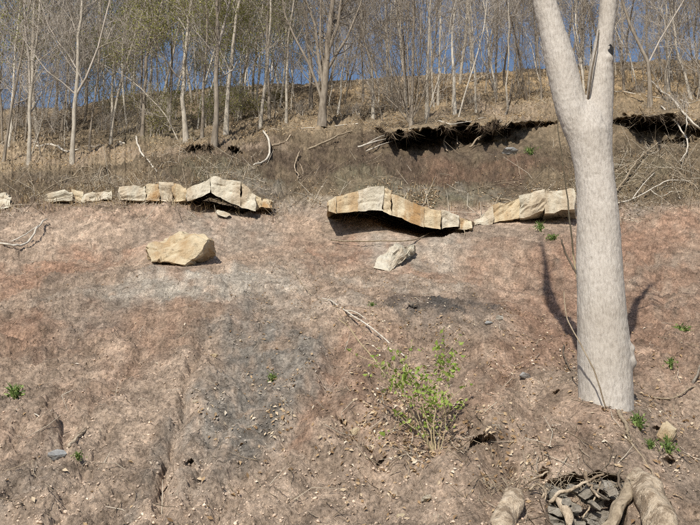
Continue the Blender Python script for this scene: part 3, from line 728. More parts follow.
TREES = [
    # label, path, width px, material, options
    ('thin dark leaning tree at the very left edge', [(4, 160), (9, 125), (16, 85), (24, 40), (31, 0)], 3.6, M_GREY, dict(nb=9)),
    ('slender pale forked tree, the leftmost at the front of the wood', [(29, 167), (30, 130), (30, 98), (36, 45), (40, 0)], 5.2, M_PALE, dict(forks=[([(30, 98), (29, 60), (25, 25), (24, 0)], 3)], nb=9)),
    ('pale front tree with a wide right-hand fork, second from the left', [(72, 165), (74, 125), (76, 95), (78, 55), (82, 0)], 6.2, M_PALE, dict(forks=[([(76, 95), (86, 78), (98, 48), (110, 0)], 3.4), ([(76, 68), (68, 54), (58, 42), (48, 25)], 2.2)], nb=8)),
    ('thin crooked sapling between the two left pale trees and the twig brush', [(89, 152), (91, 125), (95, 98), (99, 60), (101, 0)], 2.6, M_GREY, dict(nb=8)),
    ('slim pale tree leaning right over the fallen log', [(110, 147), (113, 120), (118, 95), (127, 62), (142, 15), (146, 0)], 4.2, M_PALE, dict(nb=8)),
    ('short grey trunk behind the second pale tree', [(61, 139), (63, 118), (66, 95), (70, 45), (72, 0)], 3.4, M_GREY, dict(nb=8)),
    ('thin grey trunk far left behind the front pair', [(14, 142), (17, 118), (20, 95), (22, 40), (21, 0)], 3, M_GREY, dict(nb=8)),
    ('grey tree forked at the top of frame, left of the green-budded trees', [(142, 140), (144, 105), (146, 60), (150, 30), (154, 0)], 5.2, M_GREY, dict(forks=[([(148, 40), (156, 20), (163, 0)], 3)], nb=9, leafn=2200)),
    ('thin grey trunk tucked behind the grey forked tree', [(139, 135), (141, 105), (142, 70), (141, 0)], 3.2, M_GREY, dict(nb=8, leafn=2200)),
    ('tall blotchy pale tree with dark foot among green buds', [(186, 140), (184, 115), (182, 98), (186, 50), (192, 0)], 6.8, M_PALE, dict(nb=9, leafn=4200)),
    ('broken grey dead trunk right of the blotchy pale tree', [(202, 137), (203, 115), (203, 90), (206, 55), (207, 20)], 4.2, M_GREY, dict(nb=7, leafn=2600)),
    ('tall dark-footed grey tree at the front edge of the bank, left of centre', [(214, 147), (216, 120), (217, 60), (217, 0)], 7.6, M_GREY, dict(forks=[([(218, 48), (224, 26), (230, 0)], 4)], nb=9, leafn=2200)),
    ('straight pale trunk leaning right beside the dark-footed tree', [(226, 133), (227, 105), (229, 80), (235, 30), (240, 0)], 6.4, M_PALE, dict(nb=7, b0=.4)),
    ('slim green-budded tree slanting right in the left middle wood', [(160, 113), (165, 88), (171, 64), (178, 30), (183, 0)], 3.2, M_PALE, dict(nb=9, leafn=4200)),
    ('pale slanting tree left of centre above the curled root', [(260, 128), (263, 100), (267, 68), (270, 30), (271, 0)], 5, M_PALE, dict(nb=7, b0=.35)),
    ('grey trunk close behind the pale slanting tree', [(269, 119), (269, 95), (267, 60), (268, 0)], 4, M_GREY, dict(nb=9)),
    ('straight slim tree standing left of the massive many-stemmed tree', [(286, 123), (286.5, 90), (288, 40), (294, 0)], 4, M_PALE, dict(nb=6, b0=.35)),
    ('thin tree with forked top beyond the straight slim tree', [(253, 103), (253, 80), (256, 45), (262, 12), (264, 0)], 3.6, M_GREY, dict(nb=10, leafn=700)),
    ('massive grey tree with many stems and wide crown in the centre', [(322, 124), (323, 105), (326, 70), (330, 25), (333, 0)], 11, M_GREY, dict(forks=[([(323, 104), (316, 82), (308, 62), (294, 36), (285, 15)], 4.5), ([(326, 72), (336, 55), (347, 38), (360, 6)], 4.5), ([(324, 92), (319, 60), (315, 25), (306, 0)], 5), ([(328, 52), (338, 25), (341, 0)], 5), ([(326, 75), (320, 45), (321, 0)], 4)], nb=16, b0=.22, blen=(1.8, 3.6), maxlev=4, twig=M_GREY)),
    ('grey trunk just left behind the massive many-stemmed tree', [(311, 109), (311, 90), (310, 60), (304, 0)], 5.6, M_GREY, dict(nb=10)),
    ('short bleached dead trunk right of the massive tree', [(338, 112), (341, 96), (341, 80), (345, 55)], 2.6, M_WHITE, dict(nb=6, H=6)),
    ('bushy small tree with pale foot right of the massive tree', [(373, 117), (373, 92), (371, 62), (364, 40), (360, 0)], 4.2, M_PALE, dict(nb=16, b0=.12, blen=(1.2, 2.2))),
    ('thin grey trunk on the ridge right of the massive tree', [(363, 101), (363, 80), (360, 40), (362, 0)], 2.8, M_GREY, dict(nb=9)),
    ('clump of stems fanning up from the overhanging bank at centre', [(411, 124), (412, 95), (413, 60), (413, 0)], 4.6, M_GREY, dict(forks=[([(410, 124), (402, 100), (393, 82), (388, 50), (386, 0)], 2.6), ([(410, 124), (405, 104), (404, 70), (400, 20)], 2.8), ([(411, 124), (417, 100), (420, 66), (421, 10)], 2.8), ([(411, 122), (422, 98), (430, 72), (437, 30)], 2.4), ([(410, 124), (398, 108), (386, 97), (374, 70)], 2.2), ([(411, 124), (409, 90), (407, 40), (409, 0)], 2.6)], nb=10, b0=.15, twig=M_GREY)),
    ('tall pale trunk right of the fanning clump', [(427, 117), (427, 90), (428, 55), (431, 0)], 5, M_PALE, dict(nb=7, b0=.35)),
    ('slender pale trunk behind the tall trunk right of the clump', [(438, 106), (439, 80), (440, 40), (441, 0)], 3.6, M_PALE, dict(nb=8)),
    ('thin pale trunk between the fanning clump and its tall neighbour', [(434, 107), (432, 80), (431, 45), (427, 0)], 2.6, M_PALE, dict(nb=7)),
    ('white-barked trunk standing alone above the root tangle', [(455, 113), (454, 88), (452, 40), (455, 0)], 4.6, M_WHITE, dict(nb=9, b0=.3)),
    ('thin upright stem above the left part of the root tangle', [(476, 112), (475, 85), (473, 40), (470, 0)], 2.6, M_PALE, dict(nb=8)),
    ('pair-stemmed white tree leaning left, left of the big trunk', [(496, 99), (494, 78), (488, 45), (483, 0)], 3.6, M_WHITE, dict(forks=[([(496, 97), (489, 72), (482, 58), (476, 20)], 2.6)], nb=8)),
    ('dark crooked stem near the big trunk, left side', [(527, 102), (523, 80), (518, 50), (511, 18), (506, 0)], 2.8, M_DARK, dict(nb=8)),
    ('thin pale stem midway between white pair and dark crooked stem', [(508, 110), (506, 85), (509, 55), (508, 0)], 2.6, M_PALE, dict(nb=8)),
    ('thin grey stem nearest the big trunk on its left', [(541, 100), (540, 75), (537, 40), (533, 0)], 3, M_GREY, dict(nb=8)),
    ('white many-stemmed sapling seen in the fork of the big trunk', [(584, 95), (582, 70), (578, 40), (575, 0)], 3.2, M_WHITE, dict(forks=[([(583, 80), (578, 55), (573, 25), (572, 0)], 2.6), ([(582, 62), (584, 35), (581, 0)], 2.6)], nb=6)),
    ('crooked grey tree bending left, right of the big trunk', [(650, 107), (650, 85), (648, 62), (640, 46), (630, 25), (622, 0)], 6, M_GREY, dict(forks=[([(648, 64), (660, 40), (678, 10), (684, 0)], 2.8)], nb=8, b0=.35)),
    ('straight pale trunk right of the crooked tree', [(668, 92), (668, 65), (666, 35), (665, 0)], 5, M_PALE, dict(nb=8)),
    ('leaning pale tree near the upper right corner', [(691, 100), (685, 75), (676, 48), (672, 0)], 4, M_PALE, dict(nb=8)),
    ('thin stem cut by the right edge of the photo', [(700, 96), (698, 70), (694, 35), (697, 0)], 3.4, M_GREY, dict(nb=8)),
    ('thin grey stem just right of the big trunk', [(624, 92), (623, 70), (627, 40), (634, 0)], 3, M_GREY, dict(nb=8)),
    ('thin pale stem between centre clump and bushy small tree', [(392, 108), (392, 85), (389, 50), (392, 0)], 2.4, M_PALE, dict(nb=9)),
    ('thin grey budding tree left of the blotchy pale tree', [(170, 128), (171, 100), (172, 60), (169, 0)], 3, M_GREY, dict(nb=9, leafn=4200)),
    ('thin grey budding tree behind the straight leaning trunk', [(240, 118), (241, 95), (247, 60), (250, 0)], 3, M_GREY, dict(nb=9, leafn=2800)),
]
for k, (lab, path, wpx, mat, o) in enumerate(TREES):
    tree(lab, path, wpx, mat, 1000 + k, **o)

# the crowded far wood: a few kinds, copied
MARKS = [(25, 'leftmost front pale tree'), (76, 'second pale tree with the wide fork'), (112, 'slim right-leaning tree'), (145, 'grey forked tree'), (184, 'blotchy pale tree'), (217, 'dark-footed tree'), (265, 'pale slanting tree'),
         (323, 'massive many-stemmed tree'), (373, 'bushy small tree'), (411, 'fanning clump'), (455, 'white-barked trunk'), (493, 'white pair-stemmed tree'), (530, 'dark crooked stem'), (580, 'big foreground trunk'), (650, 'crooked grey tree'), (690, 'leaning pale tree near the right edge')]
def mark(u): return min(MARKS, key=lambda m: abs(m[0] - u))[1]
protos = []
for k in range(9):
    rng = random.Random(50 + k)
    H = rng.uniform(9.5, 13)
    pts = [Vector((0, 0, -.5)), Vector((0, 0, 0))]; d = Vector((rng.gauss(0, .07), rng.gauss(0, .07), 1)).normalized()
    while pts[-1].z < H:
        d = (d + Vector((rng.gauss(0, .05), rng.gauss(0, .05), .05))).normalized(); pts.append(pts[-1] + d * .75)
    rb = rng.uniform(.035, .075)
    T = Tubes(); n = len(pts); rr = [max(.008, rb * (1 - .9 * i / n)) for i in range(n)]
    T.add(pts, rr, 7)
    B = Tubes()
    for i in range(2, n - 1):
        if pts[i].z < H * .13: continue
        for _ in range(rng.choice((1, 1, 2))):
            grow(B, rng, pts[i], side(rng, (pts[i + 1] - pts[i]).normalized(), 28, 60), rng.uniform(1.4, 2.8) * (1.2 - .6 * i / n), max(rr[i] * .45, .013), 1, 4, .85, .12, .0085)
    tr = T.build('trunk', (M_PALE, M_GREY, M_WHITE, M_GREY)[k % 4], wob=(.012, 3)); cr = B.build('crown', M_TWIG, smooth=False)
    lf = None
    if k in (2, 6):
        v, _ = B.arrays(); R = np.random.RandomState(k); v = v[v[:, 2] < 8]
        lf = leaves(R, v[R.randint(0, len(v), 3000)] + R.normal(size=(3000, 3)) * .15, .085, M_BUD, 'young_leaves', None, kind='stuff')
    protos.append((tr, cr, lf))
rng = random.Random(77)
used = set()
spots = []
for k in range(125):
    u = -38 + 776 * ((k * 0.61803) % 1.0) + rng.uniform(-6, 6)
    w = rng.choice((rng.uniform(67, 84), rng.uniform(67, 78), rng.uniform(78, 108)))
    if not (300 < u < 500 and k % 5 < 2): spots.append((u, w))
for k, (u, w) in enumerate(spots):
    v = float(inv_warp(np.array(w), np.array(float(u))))
    p = gp(u, v)
    if k % 3 == 0: p = p * np.array([1 + 6 / p[1], 1 + 6 / p[1], 1]) + np.array([0, 0, 1.2])     # just over the crest
    j = k % len(protos)
    if 90 < u < 300 and k % 4: j = (2, 6)[k % 2]
    if not (u < 300): j = j if protos[j][2] is None else (j + 1) % len(protos)
    root = empty('bare_tree', p, label='thin bare tree on the far ridge behind the ' + mark(u), cat='tree', group='thin ridge trees behind the ' + mark(u))
    root.rotation_euler = (rng.gauss(0, .06), rng.gauss(0, .06), rng.uniform(0, 6.28)); sc = rng.uniform(.8, 1.25); root.scale = (sc, sc, sc * rng.uniform(.9, 1.15))
    for part in protos[j]:
        if part is None: continue
        if part.name in used:
            c = part.copy(); COL.objects.link(c)
        else:
            c = part; used.add(part.name)
        c.parent = root
for pr in protos:
    for part in pr:
        if part and part.parent is None: bpy.data.objects.remove(part)

# undergrowth: thin saplings under the trees
sprotos = []
for k in range(6):
    rng = random.Random(150 + k)
    T = Tubes(); B = Tubes()
    H = rng.uniform(3.2, 6.0); d = Vector((rng.gauss(0, .18), rng.gauss(0, .1), 1)).normalized(); q = [Vector((0, 0, -.2)), Vector((0, 0, 0))]
    while q[-1].z < H:
        d = (d + Vector((rng.gauss(0, .09), rng.gauss(0, .09), .04))).normalized(); q.append(q[-1] + d * .55)
    n = len(q); rr = [max(.006, .03 * (1 - .85 * i / n)) for i in range(n)]
    T.add(q, rr, 6)
    for i in range(2, n - 1):
        for _ in range(rng.choice((1, 2))):
            grow(B, rng, q[i], side(rng, (q[i + 1] - q[i]).normalized(), 25, 60), rng.uniform(.6, 1.7), rr[i] * .5, 2, 4, 1.0, .1, .006)
    sprotos.append((T.build('stem', (M_PALE, M_GREY, M_WHITE)[k % 3]), B.build('twigs', M_TWIG, smooth=False)))
rng = random.Random(78)
used = set()
for k in range(120):
    u = -40 + 780 * ((k * 0.61803 + .3) % 1.0); w = rng.choice((rng.uniform(68, 90), rng.uniform(72, 122)))
    p = gp(u, float(inv_warp(np.array(w), np.array(float(u)))))
    root = empty('sapling', p, label='twiggy bare sapling in the undergrowth near the ' + mark(u), cat='sapling', group='bare saplings near the ' + mark(u))
    root.rotation_euler = (rng.gauss(0, .12), rng.gauss(0, .12), rng.uniform(0, 6.28)); sc = rng.uniform(.6, 1.2); root.scale = (sc, sc, sc)
    for part in sprotos[k % 6]:
        if part.name in used: c = part.copy(); COL.objects.link(c)
        else: c = part; used.add(part.name)
        c.parent = root

# shrubs and brush in the wood
def shrub(u, v, wpx, hpx, label, seed, leafmat=None, nleaf=1500, stems=14, name='shrub', twig=M_TWIG, lev=4, lsize=.07):
    rng = random.Random(seed); b = gp(u, v); s = b[1] / F
    root = empty(name, b, label=label, cat='shrub', group='shrubs under the trees')
    B = Tubes(); b_ = Vector((0, 0, -.1))
    for k in range(stems):
        a = rng.uniform(0, 6.28); t = rng.uniform(.05, .55)
        d = Vector((math.cos(a) * t, math.sin(a) * t, 1.0))
        q = b_ + Vector((rng.gauss(0, wpx * s * .16), rng.gauss(0, wpx * s * .12), 0))
        grow(B, rng, q, d, hpx * s * rng.uniform(.7, 1.1), .013, 2, lev, 1, .05, .004)
    B.build('branches', twig, root, smooth=False, kind='stuff')
    if leafmat:
        v_, _ = B.arrays(); R = np.random.RandomState(seed)
        c = v_[R.randint(0, len(v_), nleaf)] + R.normal(size=(nleaf, 3)) * .07
        leaves(R, c, lsize, leafmat, 'foliage', root, kind='stuff')
    return root
for k, a in enumerate([(276, 104, 26, 16, 'yellow-green shrub on the ridge between slim trees and the massive tree', M_EVER, 900),
          (258, 116, 30, 20, 'olive shrub behind the pale slanting tree', M_EVER, 780),
          (70, 126, 44, 30, 'brown leafy brush behind the second pale tree', M_LITTER, 900),
          (20, 128, 40, 30, 'brown leafy brush behind the leftmost front tree', M_LITTER, 900),
          (118, 120, 40, 34, 'olive leafy brush left of the grey forked tree', M_EVER, 1200),
          (150, 122, 40, 36, 'olive leafy brush around the grey forked tree', M_EVER, 1320),
          (225, 110, 40, 34, 'olive leafy brush high behind the straight leaning trunk', M_EVER, 1200),
          (330, 104, 40, 18, 'low tan brush on the ridge behind the massive tree', M_LITTER, 900),
          (440, 98, 40, 16, 'low tan brush on the ridge right of the fanning clump', M_LITTER, 900),
          (160, 136, 34, 24, 'green-tinged shrub under the slim green-budded tree', M_EVER, 900),
          (176, 120, 40, 30, 'tall olive thicket left of the blotchy pale tree', M_BUD, 1320),
          (208, 122, 36, 34, 'green-budded thicket behind the dark-footed tree', M_BUD, 1440),
          (238, 120, 36, 36, 'green-budded thicket right of the straight leaning trunk', M_BUD, 1140),
          (125, 132, 34, 22, 'brown twiggy brush right of the fallen log', None, 0),
          (100, 130, 30, 20, 'brown twiggy brush behind the thin crooked sapling', None, 0),
          (45, 136, 34, 24, 'brown twiggy brush between the two front pale trees', None, 0),
          (10, 130, 30, 22, 'brown twiggy brush at the left edge', None, 0),
          (352, 116, 26, 14, 'low dark twig heap right of the massive tree', None, 0),
          (300, 116, 24, 16, 'brown brush left of the massive tree', None, 0),
          (395, 112, 26, 18, 'brown brush left of the fanning clump', None, 0),
          (470, 104, 30, 18, 'brown brush among the thin stems left of the big trunk', None, 0),
          (520, 98, 34, 16, 'brown brush near the dark crooked stem', None, 0),
          (680, 108, 36, 22, 'brown brush near the right edge above the dark hollow', None, 0),
          (640, 96, 26, 14, 'brown brush at the foot of the crooked tree', None, 0)]):
    shrub(*a[:5], 500 + k, a[5], a[6])

# ------------------------------------------------------------------ the big tree in front
YT = 5.4
bt0 = P(604, 410, YT)
big = empty('big_tree', bt0, label='big smooth pale grey tree trunk forking into two limbs in the right foreground', cat='tree')
T = Tubes()
def trunk_path(rows):
    pts, rr = [], []
    for v, a, b in rows:
        pts.append(P((a + b) / 2, v, YT)); den = F * CP - (CY - v) * SP
        rr.append((b - a) / 2 * YT / den)
    return pts, rr
def catmull(pts, rr, n=5):
    pts = [np.array(p) for p in pts]; out, ro = [], []
    for i in range(len(pts) - 1):
        p0 = pts[max(i - 1, 0)]; p1 = pts[i]; p2 = pts[i + 1]; p3 = pts[min(i + 2, len(pts) - 1)]
        for k in range(n):
            t = k / n
            out.append(.5 * (2 * p1 + (p2 - p0) * t + (2 * p0 - 5 * p1 + 4 * p2 - p3) * t * t + (3 * p1 - p0 - 3 * p2 + p3) * t ** 3)); ro.append(rr[i] + (rr[i + 1] - rr[i]) * t)
    out.append(pts[-1]); ro.append(rr[-1])
    return out, ro
main_p, main_r = catmull(*trunk_path([(455, 576, 636), (425, 577, 634), (405, 578, 632), (380, 578.5, 631), (350, 578.5, 629.5), (305, 578, 625), (263, 578, 621), (200, 578, 617), (165, 574.5, 612.5), (135, 568, 609), (118, 570, 603), (106, 576, 597), (98, 581, 592)]))
left_p, left_r = catmull(*trunk_path([(190, 580, 606), (150, 572, 602), (120, 560, 592), (100, 554, 584), (60, 545, 575), (40, 541, 569), (0, 532, 556), (-40, 524, 545)]))
right_p, right_r = catmull(*trunk_path([(200, 588, 616), (150, 586, 612), (120, 586, 611.5), (100, 587, 612), (75, 589, 612), (55, 592, 611), (30, 597, 614), (0, 600, 617.5), (-40, 604, 621)]))
T.add(main_p, main_r, 24, True); T.add(left_p, left_r, 20, True); T.add(right_p, right_r, 20, True)
s = YT / F
for (u, v, r, dy) in [(624, 350, 9, -.05), (625, 362, 8, -.06), (622, 338, 8, 0), (627, 356, 5, -.07), (621, 385, 9, -.02), (605, 62, 7, -.04), (601, 72, 9, -.03), (579, 122, 11, -.04)]:
    c = P(u, v, YT) + np.array([0, dy, 0]); n = 6
    T.add([c + np.array([0, 0, r * s * math.sin(math.pi * (k / n - .5))]) for k in range(n + 1)], [max(1e-3, r * s * math.cos(math.pi * (k / n - .5))) for k in range(n + 1)], 12, True)
v, f = T.arrays()
tmp = mesh_np('trunk', v - bt0, f, M_BIGBARK, True)
md = tmp.modifiers.new('remesh', 'REMESH'); md.mode = 'VOXEL'; md.voxel_size = 0.011
ms = tmp.modifiers.new('smooth', 'SMOOTH'); ms.iterations = 14; ms.factor = 0.5
dg = bpy.context.evaluated_depsgraph_get()
me = bpy.data.meshes.new_from_object(tmp.evaluated_get(dg))
bpy.data.objects.remove(tmp)
n = len(me.vertices); co = np.empty(n * 3, np.float32); me.vertices.foreach_get('co', co); co = co.reshape(-1, 3).astype(float)
no = np.empty(n * 3, np.float32); me.vertices.foreach_get('normal', no); no = no.reshape(-1, 3)
q = co * np.array([1, 1, .35])
disp = 0.008 * noise3(q * 5, 1) + 0.004 * noise3(q * 14, 2) + 0.0035 * np.abs(noise3(q * 34, 3)) + .002 * noise3(co * 60, 4)
rough = np.exp(-((co - (P(630, 352, YT) - bt0)) ** 2).sum(1) / .012)
disp += rough * 0.02 * noise3(co * 28, 6)
co = co + no * disp[:, None]
me.vertices.foreach_set('co', co.astype(np.float32).ravel())
me.polygons.foreach_set('use_smooth', np.ones(len(me.polygons), bool)); me.materials.clear(); me.materials.append(M_BIGBARK); me.update()
trunk = bpy.data.objects.new('trunk', me); link(trunk, big)
# the limbs carry on above the picture
rng = random.Random(4)
for side_, (pp, r0, lean, H) in enumerate(((left_p[-2], left_r[-2], (-.13, .02), 8.6), (right_p[-2], right_r[-2], (.14, .05), 4.4))):
    q = [Vector(pp)]; d = Vector((lean[0], lean[1], 1)).normalized()
    for k in range(9):
        d = (d + Vector((rng.gauss(0, .035), rng.gauss(0, .035), .0))).normalized(); q.append(q[-1] + d * H / 9)
    B = Tubes(); rr = [max(.01, r0 * (1 - .93 * (k / 9) ** 1.5)) for k in range(10)]
    B.add(q, rr, 14)
    for k in range(3, 9):
        grow(B, rng, q[k], side(rng, d, 35, 60), rng.uniform(.5, 1.2), rr[k] * .4, 2, 4, .6, .15, .004)
    B.build('limb', M_BIGBARK, big, bt0, wob=(.012, 3))
# dark knot, dead stub in the fork
kc = P(607.5, 55, YT) + np.array([0, -.05, 0])
ang = np.linspace(0, 2 * np.pi, 14)[:-1]
rock('knot_hole', [kc + np.array([math.cos(a) * 4.2 * s, dy + .006 * math.cos(a), math.sin(a) * 8 * s + math.cos(a) * 2 * s]) for a in ang for dy in (-.012, .05)], M_KNOT, big, 3, .004, 30, 71, origin=bt0, smooth=True)
B = Tubes()
B.add([P(587, 104, YT - .05), P(589, 92, YT - .1), P(592, 70, YT - .12), P(597, 45, YT - .1), P(599, 30, YT - .05)], [.009, .008, .007, .005, .003], 7)
B.build('dead_twig', M_DARK, big, bt0)

# vine and thin stems by the trunk
def stick(name, pts, wpx, mat, label, cat, lift=0.03, taper=.5, sub=(), sides=6, group=None, Yc=None, wander=.17, seed=1, offs=None):
    """a stick lying on or standing off the ground; points are ground places (u, v) or (u, v, metres off the ground)"""
    rng = random.Random(seed)
    def place(p):
        if Yc is not None: return np.array(P(p[0], p[1], Yc + (p[2] if len(p) > 2 else 0)))
        return toward(gp(p[0], p[1]), p[2] if len(p) > 2 else lift)
    T = Tubes()
    def run(ps, w):
        q = [place(p) for p in ps]; s = np.mean([x[1] for x in q]) / F
        q, r = catmull(q, [w * s / 2 * (1 - (1 - taper) * i / (len(q) - 1)) for i in range(len(q))], 4)
        q = [x + np.array([rng.gauss(0, 1), rng.gauss(0, 1), rng.gauss(0, 1)]) * w * s * wander for x in q]
        T.add(q, r, sides, True)
        return q
    q = run(pts, wpx)
    for sp, sw in sub: run(sp, sw)
    return T.build(name, mat, None, None, label=label, cat=cat, group=group)

stick('vine', [(564, 292, .1), (565, 306, 0), (568, 321, -.1), (581, 345, -.24), (593, 368, -.27), (600, 388, -.27), (606, 409, -.255)], 1.3, M_ROOTG, 'bare vine stem running down across the big trunk base', 'vine', Yc=YT, taper=1.2, wander=.12)
stick('sapling', [(583, 310, .5), (577, 280, .5), (571, 230, .55), (566, 190, .6), (560, 140, .6), (556, 100, .6), (554, 88, .6)], 2.0, M_STEM, 'thin pale upright sapling stem close behind the left of the big trunk', 'sapling', Yc=YT + .3, taper=.35, wander=.2, seed=3)
stick('sapling', [(586, 300, .5), (579, 279, .4), (568, 258, .4), (561, 240, .4)], 2.8, M_DARK, 'short dark stem leaning left behind the big trunk', 'sapling', Yc=YT + .3, taper=.6, wander=.2, seed=4)

# roots and hollow at the foot
def log(name, pts, label, mat=M_ROOT, cat='root', sides=28, seed=1):
    T = Tubes()
    q, r = catmull([P(u, v, y) for u, v, y, w in pts], [w / 2 * y / F for u, v, y, w in pts], 14)
    nrm = len(q)
    T.add(q, r, sides, True)
    rng = random.Random(seed)
    v, f = T.arrays()
    ax = np.array(q[-1]) - np.array(q[0]); ax /= np.linalg.norm(ax)
    c = v - (v @ ax)[:, None] * ax * .75
    v = v + .018 * np.stack([noise3(v * 9 + 7 * i, 5 + i + seed) for i in range(3)], -1) + .012 * np.stack([noise3(c * 30 + 7 * i, 15 + i) for i in range(3)], -1) + .004 * np.stack([noise3(c * 90 + 7 * i, 25 + i) for i in range(3)], -1)
    return mesh_np(name, v, f, mat, True, None, label=label, cat=cat)
log('exposed_root', [(492, 570, 3.7, 25), (501, 530, 3.94, 24), (508, 512, 4.08, 23), (514, 500, 4.2, 21), (516, 496, 4.25, 18)], 'blunt pale root end poking from the soil at the bottom edge')
log('exposed_root', [(672, 570, 3.72, 31), (662, 525, 4.0, 31), (653, 502, 4.19, 30), (644, 486, 4.38, 26), (637, 476, 4.55, 18), (632, 470, 4.72, 9)], 'thick pale peeling root at the bottom right corner, right of the hollow', seed=2)
log('exposed_root', [(594, 570, 3.95, 15), (611, 522, 4.1, 13), (622, 503, 4.24, 12), (629, 488, 4.36, 12), (633, 477, 4.52, 9)], 'brown root running up along the right rim of the hollow', mat=M_ROOTG, seed=3)
log('exposed_root', [(568, 545, 4.2, 9), (569, 520, 4.22, 9), (564, 508, 4.28, 8), (557, 499, 4.36, 7), (553, 494, 4.45, 5)], 'bent tan root hanging in the left side of the hollow', sides=9, seed=4)
for k, (pts, w, lab) in enumerate([
        ([(550, 502), (560, 493), (575, 488), (592, 479), (604, 474)], 4, 'thin pale root slanting across the top of the hollow'),
        ([(586, 472), (587, 482), (592, 488), (598, 497)], 4.5, 'short forked root dangling at the middle of the hollow rim'),
        ([(620, 470), (618, 482), (624, 494), (632, 505)], 3, 'dark thin root hanging beside the thick peeling root'),
        ([(602, 478), (594, 500), (582, 520), (575, 540)], 2.2, 'hair-thin root crossing the shale'),
        ([(548, 488), (541, 500), (536, 515), (530, 530)], 3, 'curly thin root left of the hollow'),
        ([(530, 490), (538, 484), (546, 494), (541, 508)], 2.4, 'looped rootlet between the blunt root and the hollow'),
        ([(528, 482), (540, 476), (548, 472)], 2.6, 'short rootlet on the rim above the blunt root')]):
    stick('thin_root', [(u, v, -.04 * i / len(pts)) for i, (u, v) in enumerate(pts)], w, M_ROOT if k != 2 else M_DARK, lab, 'root', Yc=4.33, taper=.6, wander=.13, seed=60 + k)
# root run above the trunk foot on the right
stick('exposed_root', [(618, 424), (624, 434), (628, 446), (632, 452)], 5, M_ROOTG, 'short pale root surfacing just below the big trunk', 'root', lift=.03, seed=70)
stick('dead_branch', [(624, 448), (634, 455), (650, 472), (660, 492)], 2.4, M_ROOTG, 'thin dark root line running down right of the trunk foot', 'root', lift=.02, seed=71)

